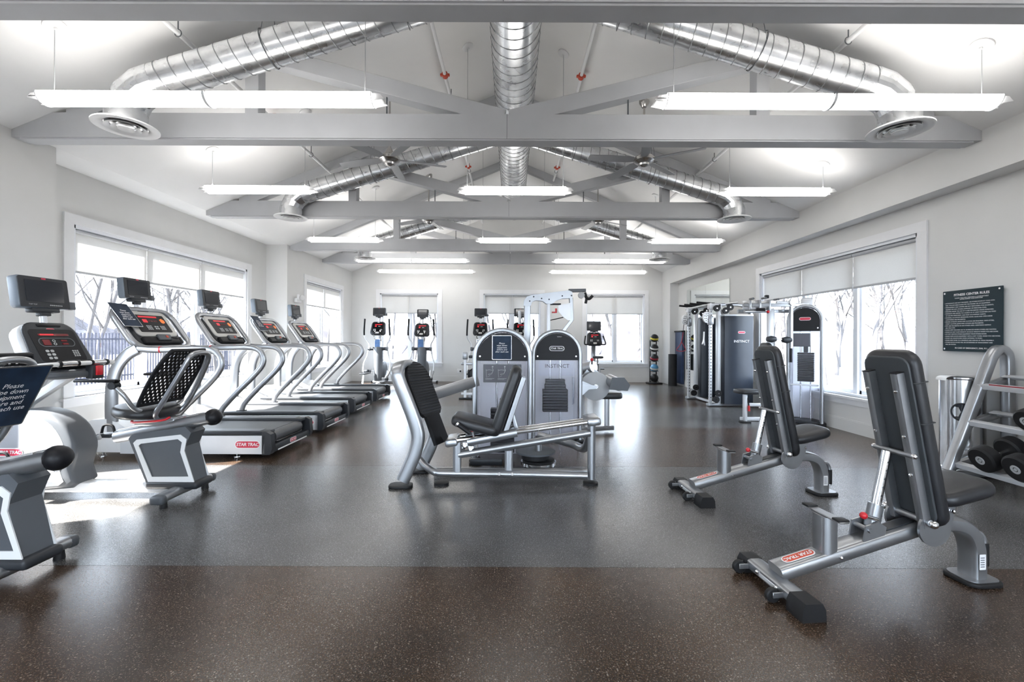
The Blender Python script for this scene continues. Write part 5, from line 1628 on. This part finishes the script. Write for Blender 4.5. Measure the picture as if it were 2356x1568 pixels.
    MB().prism(rrect(0.165, 0.145, 0.04, 4), 0.006, T(1.05, 0.02, 0.021)).build('rear_foot_plate', 'silver', r)
    MB().tube([(1.03, 0.02, 0.235), (1.085, 0.02, 0.235), (1.11, 0.02, 0.205), (1.112, 0.02, 0.17)], 0.013, 10, k=5).build('lift_handle', 'silver', r)
    MB().cyl((1.112, 0.02, 0.185), (1.112, 0.02, 0.075), 0.020, n=14).build('lift_grip', 'rubber', r)
    MB().cyl((1.112, 0.02, 0.078), (1.112, 0.02, 0.062), 0.016, n=14).build('grip_end', 'chrome', r)
    st = MB().prism(rrect(0.034, 0.075, 0.002, 1), 0.001, frame((1.042, -0.0315, 0.115), (1, 0, 0), (0, 0, 1))).build('care_label', 'white_print', r)
    for k in range(5):
        MB().span(-0.012, 0.010, -0.025 + k * 0.011, -0.021 + k * 0.011, 0.001, 0.0014, frame((1.042, -0.0315, 0.115), (1, 0, 0), (0, 0, 1))).build('label_line', 'grey_plastic', st)
    return r


b1 = make_bench()
b1.location = (1.27, 2.10, 0); b1.rotation_euler = (0, 0, 0.08); b1['label'] = 'nearest black and silver adjustable bench at the right front'
b2 = copy_tree(b1)
b2.location = (1.385, 3.36, 0); b2.rotation_euler = (0, 0, 0.06); b2['label'] = 'farther adjustable bench, behind and left of the nearest one'

# ---------------------------------------------------------------- functional trainer (dual cable column)
FT = V((3.62, 8.4, 0))
ft = thing('cable_machine', 'dual cable machine with dark shrouds in front of the wall mirror', 'cable machine', FT)
HT = 1.86
for y, s in ((-0.48, -1), (0.48, 1)):
    # front column of two posts with a perforated rail
    MB().rbox((0.10, y, HT / 2), (0.055, 0.10, HT - 0.04), 0.008).build('column_post', 'silver_light', ft)
    MB().rbox((-0.04, y, HT / 2), (0.05, 0.05, HT - 0.06), 0.006).build('pin_rail', 'silver_light', ft)
    hb = MB()
    for k in range(28):
        hb.cyl((-0.067, y, 0.16 + k * 0.057), (-0.0645, y, 0.16 + k * 0.057), 0.007, n=6)
        hb.rbox((-0.04, y - 0.0262, 0.16 + k * 0.057), (0.018, 0.002, 0.018), 0.0005, 1)
    tag(hb.build('rail_holes', 'charcoal', ft), None, None, None, 'stuff')
    MB().rbox((0.03, y, HT - 0.06), (0.22, 0.10, 0.10), 0.01).build('top_bracket', 'silver_light', ft)
    MB().rbox((0.03, y, 0.03), (0.24, 0.13, 0.05), 0.012).build('column_foot', 'silver', ft)
    for (x, z) in ((0.035, 0.13), (0.075, 0.24), (0.04, HT - 0.10), (0.20, HT - 0.14), (0.28, HT - 0.08)):
        MB().lathe([(0.001, -0.014), (0.058, -0.014), (0.050, 0.0), (0.058, 0.014), (0.001, 0.014)], 22, T(x, y - 0.07, z) @ R(PI / 2, 'X')).build('cable_pulley', 'rubber', ft)
        MB().cyl((x, y - 0.087, z), (x, y - 0.055, z), 0.012, n=10).build('pulley_axle', 'chrome', ft)
    # sliding pulley carriage
    MB().rbox((-0.04, y, 1.55), (0.09, 0.09, 0.16), 0.015).build('pulley_carriage', 'silver', ft)
    dm = T(-0.12, y - 0.02, 1.60) @ R(math.radians(25), 'Z') @ R(PI / 2, 'X')
    MB().lathe([(0.001, -0.02), (0.085, -0.02), (0.10, -0.012), (0.10, 0.012), (0.085, 0.02), (0.001, 0.02)], 30, dm).build('swivel_pulley', 'white_paint', ft)
    hh = MB()
    for rr, n in ((0.035, 5), (0.068, 9)):
        for k in range(n):
            an = 2 * PI * k / n
            c = V((rr * math.cos(an), rr * math.sin(an), 0))
            hh.prism(circ(0.010, 10), 0.001, dm @ T(c.x, c.y, 0.0205))
    tag(hh.build('pulley_holes', 'black', ft), None, None, None, 'stuff')
    MB().cyl((-0.16, y - 0.03, 1.50), (-0.17, y - 0.03, 1.34), 0.006, n=8).build('cable', 'black', ft)
    # shroud and tower behind
    sec = [(0.0, -0.12), (0.12, -0.165), (0.26, -0.175), (0.40, -0.165), (0.50, -0.13), (0.50, 0.12), (0.0, 0.12)]
    MB().prism(sec, 1.56, T(0.16, y, 0.06)).build('stack_shroud', 'shroud', ft, ang=50)
    MB().rbox((0.41, y, 1.635), (0.52, 0.26, 0.03), 0.008).build('shroud_top', 'silver_light', ft)
    fr = [(0.03, y, HT - 0.03), (0.40, y, HT - 0.03), (0.58, y, HT - 0.07), (0.68, y, HT - 0.20), (0.69, y, 1.2), (0.69, y, 0.02)]
    MB().oval(smooth(fr, 6), 0.05, 0.026, (0, 1, 0), 12, p=4).build('rear_frame', 'silver', ft)
    MB().rbox((0.36, y, 0.03), (0.66, 0.10, 0.04), 0.01).build('base_rail', 'silver', ft)
m = frame((0.16 + 0.27, -0.48 - 0.176, 1.33), (1, 0, 0), (0, 0, 1))
badge(ft, m, 0.12, txt=False)
text('shroud_lettering', 'INSTINCT', 0.062, m @ T(0, -0.16, 0.001), 'white_print', ft)
MB().cyl((0.10, -0.48, HT - 0.02), (0.10, 0.48, HT - 0.02), 0.022, n=12).build('cross_bar', 'silver_light', ft)
MB().cyl((-0.05, -0.52, HT - 0.02), (-0.05, 0.62, HT - 0.04), 0.018, n=12).build('pull_up_bar', 'silver_light', ft)
for k, y in enumerate((-0.36, -0.05, 0.22, 0.48)):
    MB().cyl((-0.20, y + 0.10, HT + 0.03), (0.06, y - 0.06, HT - 0.01), 0.020, n=12).build('pull_up_grip', 'black', ft)
MB().rbox((0.10, 0, 0.04), (0.05, 0.90, 0.04), 0.01).build('lower_cross_bar', 'silver_light', ft)
MB().tube([(-0.17, -0.51, 1.34), (-0.19, -0.54, 1.20), (-0.24, -0.60, 1.12)], 0.012, 8, k=3).build('rope_strap', 'white_paint', ft)
MB().tube([(-0.17, -0.51, 1.34), (-0.16, -0.48, 1.20), (-0.12, -0.42, 1.10)], 0.012, 8, k=3).build('rope_strap', 'white_paint', ft)
MB().tube([(-0.17, 0.45, 1.34), (-0.22, 0.43, 1.12), (-0.28, 0.52, 0.98), (-0.14, 0.40, 0.98), (-0.20, 0.44, 1.14)], 0.008, 8, k=3).build('strap_handle', 'ball_red', ft)

# ---------------------------------------------------------------- pec fly machine by the right window
PF = V((3.39, 6.38, 0))
pf = thing('pec_fly_machine', 'pec fly machine with an arched tower and weight stack before the right window', 'weight machine', PF)
MB().pad(rrect(0.15, 0.13, 0.04, 4), 0.02, T(0, 0, 0), 0.005).build('seat_foot', 'rubber', pf)
MB().rbox((0, 0, 0.22), (0.045, 0.06, 0.40), 0.008).build('seat_post', 'silver_light', pf)
MB().cyl((0.03, -0.03, 0.36), (0.035, -0.035, 0.24), 0.010, n=10).build('seat_lever', 'black', pf)
MB().cyl((0.035, -0.035, 0.25), (0.037, -0.04, 0.17), 0.016, n=10).build('lever_grip', 'red', pf)
MB().pad(rrect(0.33, 0.30, 0.10, 5), 0.06, T(0.03, 0, 0.42), 0.02).build('seat_pad', 'vinyl', pf)
MB().rbox((0.22, 0.05, 0.25), (0.44, 0.05, 0.045), 0.008).build('seat_link', 'silver_light', pf)
MB().rbox((0.40, 0.06, 0.83), (0.09, 0.06, 1.66), 0.012).build('back_column', 'silver_light', pf)
MB().rbox((0.52, 0.20, 0.83), (0.04, 0.05, 1.66), 0.010).build('back_column', 'silver', pf)
bkm = frame((0.30, 0.0, 0.55), (0, -1, 0), (0.06, 0, 1))
MB().pad([(p[0], p[1] + 0.30) for p in rrect(0.26, 0.62, 0.08, 5)], 0.07, bkm, 0.025).build('back_pad', 'vinyl', pf)
MB().rbox((0.55, 0.12, 0.03), (1.10, 0.07, 0.05), 0.01).build('base_beam', 'silver_light', pf)
for y, z in ((-0.05, 1.70), (0.10, 1.62)):
    MB().oval([(-0.06, y, z), (0.84, y - 0.06, z)], 0.026, 0.026, (0, 1, 0), 10, p=5).build('top_beam', 'silver', pf)
MB().cyl((0.30, -0.06, 1.62), (-0.10, -0.16, 1.60), 0.020, n=12).build('top_beam', 'silver', pf)
for x in (0.02, 0.16, 0.30):
    MB().rbox((x, 0.0, 1.69), (0.03, 0.20, 0.16), 0.006).build('cam_plate', 'silver', pf)
for x, z in ((0.06, 1.79), (0.24, 1.80), (0.42, 1.78)):
    MB().cyl((x, -0.10, z), (x + 0.06, 0.10, z + 0.01), 0.016, n=10).build('cam_pin', 'grey_plastic', pf)
MB().rbox((0.28, -0.05, 1.82), (0.05, 0.05, 0.05), 0.01).build('selector_knob', 'black', pf)
MB().ball((0.26, -0.12, 1.60), 0.022, 12).build('lock_knob', 'red', pf)
MB().cyl((0.08, -0.14, 1.63), (0.19, -0.16, 1.63), 0.022, n=12).build('lock_grip', 'black', pf)
MB().cyl((-0.12, -0.02, 1.74), (-0.28, 0.02, 1.72), 0.012, n=8).build('cable_rod', 'silver', pf)
# swing arms with handles
for x, y, zb in ((0.60, -0.10, 1.08),):
    MB().oval([(x, y, 1.73), (x, y, zb)], 0.026, 0.022, (0, 1, 0), 10, p=4).build('swing_arm', 'silver', pf)
    MB().cyl((x, y - 0.04, 1.73), (x, y + 0.04, 1.73), 0.04, n=16).build('arm_hub', 'silver_light', pf)
    MB().oval([(x, y, 1.73), (x - 0.20, y + 0.02, 1.74)], 0.022, 0.02, (0, 1, 0), 10, p=4).build('arm_link', 'silver_light', pf)
    MB().cyl((x, y, zb + 0.06), (x, y, zb - 0.20), 0.017, n=12).build('arm_grip', 'black', pf)
    MB().lathe([(0.001, -0.07), (0.035, -0.06), (0.05, 0.0), (0.035, 0.06), (0.001, 0.07)], 16, T(x - 0.06, y, zb + 0.12) @ R(PI / 2, 'Y')).build('arm_pad', 'charcoal', pf)
    MB().lathe([(0.001, -0.07), (0.035, -0.06), (0.05, 0.0), (0.035, 0.06), (0.001, 0.07)], 16, T(x - 0.28, y, zb + 0.13) @ R(PI / 2, 'Y')).build('arm_pad', 'charcoal', pf)
    MB().cyl((x, y, zb + 0.12), (x - 0.26, y, zb + 0.13), 0.010, n=8).build('pad_axle', 'chrome', pf)
# arched tower turned toward the seat
ang = math.radians(-38)
tmx = T(0.775, -0.14, 0) @ R(ang, 'Z') @ frame((0, 0, 0), (1, 0, 0), (0, 0, 1))
tower(pf, tmx, 0.40, 1.685, 0.30, 0.36, stack=(0.60, 1.02), stack_w=0.20)
badge(pf, tmx @ T(0, 1.50, 0.017), 0.13, txt=False)
ib = MB().prism(rrect(0.20, 0.19, 0.003, 1), 0.003, tmx @ T(-0.04, 1.20, 0.008)).build('instruction_board', 'grey_plastic', pf)
for k in range(2):
    MB().prism(rrect(0.085, 0.165, 0.002, 1), 0.002, tmx @ T(-0.087 + 0.094 * k, 1.20, 0.011)).build('instruction_card', 'dark_print', ib)
MB().rbox((-0.02, 0.56, -0.02), (0.36, 0.02, 0.05), 0.004, 1, tmx).build('stack_shelf', 'silver_light', pf)
MB().rbox((0.02, 1.735, -0.10), (0.16, 0.14, 0.10), 0.03, 3, tmx).build('cable_guard', 'silver_light', pf)
MB().rbox((0.0, 0.03, -0.20), (0.46, 0.05, 0.40), 0.012, 2, tmx).build('tower_base', 'charcoal', pf)

# ---------------------------------------------------------------- dumbbell rack and dumbbells
DR = V((3.84, 3.86, 0))
dr = thing('dumbbell_rack', 'three-tier silver dumbbell rack along the right wall', 'rack', DR)
for y in (0.0, -1.75):
    a = [(0.0, y, 0.06), (0.10, y, 0.32), (0.24, y, 0.70), (0.335, y, 0.96), (0.375, y, 1.06), (0.43, y, 1.125), (0.485, y, 1.11), (0.515, y, 1.04), (0.52, y, 0.80), (0.525, y, 0.40), (0.53, y, 0.06)]
    MB().oval(smooth(a, 5), 0.042, 0.036, (0, 1, 0), 14, p=4).build('end_frame', 'silver', dr)
    MB().rbox((0.27, y, 0.035), (0.62, 0.085, 0.05), 0.015).build('base_bar', 'silver', dr)
    for x in (0.0, 0.52):
        MB().rbox((x, y, 0.012), (0.10, 0.10, 0.024), 0.008).build('rubber_foot', 'rubber', dr)
for x0, z0 in ((0.045, 0.075), (0.16, 0.44), (0.27, 0.755)):
    tl_ = math.radians(19)
    tm_ = T(x0, 0, z0) @ R(-tl_, 'Y')
    for y in (0.0, -1.75):
        MB().oval([tm_ @ V((0.0, y, 0.02)), tm_ @ V((0.40 - x0 * 0.55, y, 0.02))], 0.028, 0.030, (0, 1, 0), 12, p=4).build('tier_arm', 'silver', dr)
        MB().ball(tm_ @ V((0.06, y - 0.035, 0.02)), 0.014, 10).build('bolt', 'charcoal', dr)
    for xx in (0.02, 0.24):
        MB().rbox((xx, -0.875, 0.06), (0.045, 1.74, 0.014), 0.005, 2, tm_).rbox((xx - 0.022 if xx < 0.1 else xx + 0.022, -0.875, 0.045), (0.008, 1.74, 0.045), 0.003, 1, tm_).build('tier_rail', 'silver_light', dr)
    if z0 > 0.7:
        MB().rbox((0.0, -0.25, 0.062), (0.004, 0.3, 0.03), 0.001, 1, tm_).build('weight_label', 'ball_red', dr)


def make_dumbbell(rad, wd):
    r = thing('dumbbell', '-', 'dumbbell', (0, 0, 0), 0, 'black dumbbells on the rack')
    for s in (-1, 1):
        x = s * (0.065 + wd / 2)
        m = T(x, 0, 0) @ R(PI / 2, 'Y')
        h = MB().lathe([(0.001, -wd / 2), (rad * 0.86, -wd / 2), (rad, -wd / 2 + 0.012), (rad, wd / 2 - 0.012), (rad * 0.86, wd / 2), (0.001, wd / 2)], 32, m).build('head', 'rubber', r)
        xo = x + s * wd / 2
        mm = T(xo, 0, 0) @ R(s * PI / 2, 'Y')
        MB().lathe([(0.018, 0.0), (0.034, 0.0), (0.034, 0.003), (0.018, 0.003)], 24, mm).build('head_emblem', 'grey_print', h)
        MB().lathe([(0.001, 0.0), (0.012, 0.0), (0.012, 0.003), (0.001, 0.003)], 16, mm).build('head_bolt', 'grey_print', h)
    MB().lathe([(0.001, -0.07), (0.014, -0.07), (0.016, 0), (0.014, 0.07), (0.001, 0.07)], 14, R(PI / 2, 'Y')).build('handle', 'chrome', r)
    return r


names = {0: 'bottom', 1: 'middle', 2: 'top'}
spots = []
for t, (x0, z0, rad, wd, ys) in enumerate(((0.045, 0.075, 0.105, 0.095, (-0.30, -0.55, -0.80, -1.05, -1.30, -1.55)), (0.16, 0.44, 0.09, 0.085, (-0.50, -0.72, -0.94, -1.16, -1.38)), (0.27, 0.755, 0.075, 0.07, (-0.60, -0.80, -1.0, -1.2, -1.4)))):
    base = None
    tm_ = T(DR.x, DR.y, 0) @ T(x0, 0, z0) @ R(-math.radians(19), 'Y')
    for k, y in enumerate(ys):
        o = make_dumbbell(rad, wd) if base is None else copy_tree(base)
        base = base or o
        o.matrix_local = tm_ @ T(0.13, y, 0.068 + rad)
        o['label'] = 'black round dumbbell on the %s tier, %s from the far end of the rack' % (names[t], ('first', 'second', 'third', 'fourth', 'fifth', 'sixth')[k])

# ---------------------------------------------------------------- wipes bin
tc = thing('wipes_dispenser', 'tall stainless steel wipes dispenser with a round opening by the right wall', 'dispenser', (4.205, 4.10, 0))
MB().lathe([(0.001, 0), (0.172, 0), (0.172, 0.02), (0.158, 0.03), (0.158, 0.84), (0.15, 0.85), (0.001, 0.85)], 40).build('bin_body', 'stainless', tc)
hm = R(math.radians(-136), 'Z') @ T(0.1585, 0, 0.55) @ R(PI / 2, 'Y')
ov = []
for i in range(28):
    a = 2 * PI * i / 28
    ov.append((0.075 * math.cos(a), 0.072 * math.sin(a)))
op = MB()
ring_pts = []
for i in range(28):
    a = 2 * PI * i / 28
    th = math.radians(-136) + 0.072 * math.sin(a) / 0.158
    ring_pts.append(V((0.159 * math.cos(th), 0.159 * math.sin(th), 0.55 + 0.078 * math.cos(a))))
MB().sweep(ring_pts, circ(0.006, 8), closed=True).build('opening_ring', 'charcoal', tc)
vs = [V((0.1588 * math.cos(math.radians(-136)), 0.1588 * math.sin(math.radians(-136)), 0.55))] + ring_pts
MB().add(vs, [(0, 1 + i, 1 + (i + 1) % 28) for i in range(28)]).build('opening', 'gloss_black', tc)
MB().lathe([(0.001, 0.85), (0.162, 0.85), (0.162, 0.862), (0.14, 0.872), (0.001, 0.875)], 36).build('bin_lid', 'stainless', tc)
lb = [(-0.10, 0.0, 0.868), (-0.17, -0.02, 0.872), (-0.215, -0.025, 0.860), (-0.225, -0.025, 0.835)]
MB().oval(smooth(lb, 4), 0.05, 0.006, (0, 1, 0), 12).build('wipe', 'white_paint', tc)

# ---------------------------------------------------------------- medicine balls, mats
MBX, MBY = 3.86, 11.9
rk = thing('medicine_ball_rack', 'black upright rack holding five medicine balls in the back corner', 'rack', (MBX, MBY, 0))
for s in (-1, 1):
    MB().oval([(s * 0.085, 0.10, 0.02), (s * 0.085, 0.10, 1.18)], 0.015, 0.015, (0, 1, 0), 8, p=4).build('rack_post', 'black', rk)
MB().rbox((0, 0.02, 0.015), (0.36, 0.34, 0.03), 0.01).build('rack_base', 'black', rk)
bz = [1.235, 0.965, 0.695, 0.425, 0.155]
for z in bz:
    MB().tube([(-0.085, 0.10, z - 0.05), (-0.095, -0.02, z - 0.085), (-0.06, -0.085, z - 0.075), (0.06, -0.085, z - 0.075), (0.095, -0.02, z - 0.085), (0.085, 0.10, z - 0.05)], 0.008, 8, k=3).build('ball_cradle', 'black', rk)
cl = [('yellow', 'yellow'), ('cream', 'cream'), ('ball_red', 'dark red'), ('ball_blue', 'blue'), (None, 'plain')]
for z, (c, nm) in zip(bz, cl):
    o = thing('medicine_ball', ('black medicine ball with a %s band on the corner rack' % nm) if c else 'plain black medicine ball lowest on the corner rack', 'medicine ball', (MBX, MBY, z), 0, 'medicine balls')
    MB().ball((0, 0, 0), 0.108, 24).build('ball_skin', 'rubber' if nm != 'blue' else 'ball_blue', o)
    if c:
        bandm = [(0.109 * math.cos(a), 0.109 * math.sin(a)) for a in (-0.22, -0.1, 0.0, 0.1, 0.22)]
        MB().lathe([(0.1, -0.022)] + bandm + [(0.1, 0.022)], 28, R(0.35, 'X')).build('ball_band', c if nm != 'blue' else 'cream', o)

mt_ = thing('exercise_mat', 'dark blue exercise mats hanging beside the back right pilaster', 'mat', (4.40, 11.42, 0.05))
for k in range(2):
    MB().rbox((-0.03 - k * 0.028, 0, 0.68), (0.024, 0.50 - 0.03 * k, 1.34), 0.01).build('mat_sheet', 'mat_blue', mt_)
MB().rbox((-0.045, 0, 1.36), (0.09, 0.52, 0.04), 0.01).build('mat_hanger', 'black', mt_)
m2 = thing('rolled_mat', 'black rolled mat standing upright beside the hanging blue mats', 'mat', (4.16, 11.38, 0.0))
prof = []
for i in range(60):
    a = i * 0.42; rr = 0.035 + 0.0032 * i * 0.42 * 0.9
    prof.append((rr * math.cos(a), rr * math.sin(a), 0))
MB().sweep([V(p) + V((0, 0, 0.41)) for p in prof], [(-0.41, -0.004), (0.41, -0.004), (0.41, 0.004), (-0.41, 0.004)], side=(0, 0, 1)).build('rolled_sheet', 'rubber', m2)

# ================================================================== OUTSIDE
gr = MB()
gr.span(-60, 60, -30, 70, -0.75, -0.35)
tag(gr.build('ground', 'lawn'), 'pale winter lawn outside the windows', 'ground', None, 'structure')


def grow(b, p, d, L, r, lev, rnd):
    n = 4 if lev < 2 else 3
    q = p.copy(); dd = d.copy(); pts = [q.copy()]; rad = [r]
    for i in range(n):
        dd = (dd + V((rnd.uniform(-1, 1), rnd.uniform(-1, 1), rnd.uniform(-0.5, 0.9))) * 0.16).normalized()
        q = q + dd * (L / n)
        pts.append(q.copy()); rad.append(r * (1 - 0.45 * (i + 1) / n))
    sides = 7 if lev == 0 else (5 if lev == 1 else 3)
    prev = None; base = len(b.v)
    for i, c in enumerate(pts):
        t = (pts[min(i + 1, n)] - pts[max(i - 1, 0)]).normalized()
        a = V((0.3, 1, 0.1)).cross(t).normalized(); e = t.cross(a)
        for j in range(sides):
            an = 2 * PI * j / sides
            b.v.append(tuple(c + (a * math.cos(an) + e * math.sin(an)) * rad[i]))
    for i in range(n):
        for j in range(sides):
            k = (j + 1) % sides
            b.f.append((base + i * sides + j, base + i * sides + k, base + (i + 1) * sides + k, base + (i + 1) * sides + j))
    if lev >= 4:
        return
    kids = {0: 8, 1: 6, 2: 5, 3: 4}[lev]
    for k in range(kids):
        t = rnd.uniform(0.30 if lev else 0.28, 1.0)
        i = min(int(t * n), n - 1)
        s = pts[i].lerp(pts[i + 1], t * n - i)
        ax = V((rnd.uniform(-1, 1), rnd.uniform(-1, 1), rnd.uniform(-0.1, 0.8))).normalized()
        nd = (dd * 0.55 + ax * 0.75).normalized()
        grow(b, s, nd, L * rnd.uniform(0.42, 0.62), max(rad[i] * rnd.uniform(0.38, 0.55), 0.006), lev + 1, rnd)


def tree_mesh(seed, L, r):
    rnd = random.Random(seed)
    b = MB()
    grow(b, V((0, 0, 0)), V((0, 0, 1)), L, r, 0, rnd)
    return b


protos = []
for s, (L, r) in enumerate(((6.0, 0.10), (7.5, 0.085), (5.0, 0.065), (8.5, 0.11), (4.2, 0.05))):
    protos.append(tree_mesh(40 + s, L, r))
tree_data = []


def tree(k, x, y, rz, sc, label, group):
    if len(tree_data) <= k or tree_data[k] is None:
        while len(tree_data) <= k:
            tree_data.append(None)
        o = protos[k].build('bare_tree', 'bark', None, 60)
        tree_data[k] = o.data
    else:
        o = bpy.data.objects.new('bare_tree', tree_data[k]); COL.objects.link(o)
    o.location = (x, y, -0.36); o.rotation_euler = (0, 0, rz); o.scale = (sc, sc, sc)
    tag(o, label, 'tree', group)


rt = random.Random(11)
for i in range(34):
    tree(i % 5, rt.uniform(-15, 15) if i > 7 else -6 + i * 1.7, 16.5 + (i % 8) * 2.2 + rt.uniform(-0.8, 0.8), rt.uniform(0, 6), rt.uniform(0.85, 1.2), 'bare winter tree seen through the back windows', 'bare trees beyond the back windows')
for i in range(30):
    tree((i * 2 + 1) % 5, 9 + (i % 7) * 2.0 + rt.uniform(-0.6, 0.6), 7.5 + i * 0.7 + rt.uniform(-0.6, 0.6), rt.uniform(0, 6), rt.uniform(0.8, 1.2), 'bare winter tree seen through the right window', 'bare trees beyond the right window')
for i in range(24):
    tree((i * 3) % 5, -18 - (i % 5) * 2.5 + rt.uniform(-0.8, 0.8), 7 + i * 1.2 + rt.uniform(-0.8, 0.8), rt.uniform(0, 6), rt.uniform(0.75, 1.0), 'bare winter tree seen over the fence through the left window', 'bare trees beyond the left window')

fn = thing('picket_fence', 'blue-grey metal picket fence outside the left window', 'fence', (-14, 4, -0.36))
pk = MB()
yy = 0.0
while yy < 26:
    pk.box((0, yy, 0.85), (0.034, 0.034, 1.70)); yy += 0.125
tag(pk.build('pickets', 'fence', fn), None, None, None, 'stuff')
for zz in (0.2, 1.5):
    MB().box((0, 13, zz), (0.04, 26, 0.05)).build('rail', 'fence', fn)
for k in range(11):
    MB().box((0, k * 2.5, 0.9), (0.08, 0.08, 1.80)).build('post', 'fence', fn)

for k, (x, y, s) in enumerate(((-7.2, 6.0, 0.55), (-7.6, 7.3, 0.7), (-7.1, 8.6, 0.5), (-8.2, 5.0, 0.6))):
    b = MB(); rnd = random.Random(90 + k)
    for i in range(170):
        a = rnd.uniform(0, 2 * PI); e = rnd.uniform(0.1, 1.4)
        d = V((math.cos(a) * math.cos(e), math.sin(a) * math.cos(e), math.sin(e)))
        b.cyl((0, 0, 0), d * s * rnd.uniform(0.6, 1.0), 0.008, 0.004, n=3, caps=False)
    o = b.build('dry_shrub', 'shrub'); o.location = (x, y, -0.36)
    tag(o, 'low dry ornamental grass clump outside the left window', 'shrub', 'shrubs below the left window')


def bank(name, p0, p1, h, depth, label, seed):
    """a long mound of distant woodland, uneven on top and in front"""
    rnd = random.Random(seed)
    p0, p1 = V(p0), V(p1)
    d = (p1 - p0); L = d.length; u = d.normalized(); n = V((-u.y, u.x, 0))
    k = int(L / 0.8)
    prof = [(0.0, 0.0), (0.25, 0.45), (0.42, 0.78), (0.55, 1.0), (0.8, 0.9), (1.0, 0.0)]
    vs, fs = [], []
    for i in range(k + 1):
        for a, z in prof:
            j = rnd.uniform(-0.5, 0.5)
            vs.append(p0 + u * (L * i / k) + n * (a * depth + j) + V((0, 0, z * h * rnd.uniform(0.72, 1.18) - 0.36)))
    m = len(prof)
    for i in range(k):
        for q in range(m - 1):
            fs.append((i * m + q, i * m + q + 1, (i + 1) * m + q + 1, (i + 1) * m + q))
    o = MB().add(vs, fs).build(name, 'wood_bank', None, 20)
    tag(o, label, 'woodland', None, 'stuff')


bank('woodland_bank', (-36, 2, 0), (-36, 60, 0), 3.6, 5.0, 'hazy distant woodland beyond the fence on the left', 3)
bank('woodland_bank', (-40, 44, 0), (40, 44, 0), 3.0, 5.0, 'hazy distant woodland beyond the back windows', 4)
bank('woodland_bank', (32, 0, 0), (32, 50, 0), 2.6, -5.0, 'hazy distant woodland beyond the right window', 5)
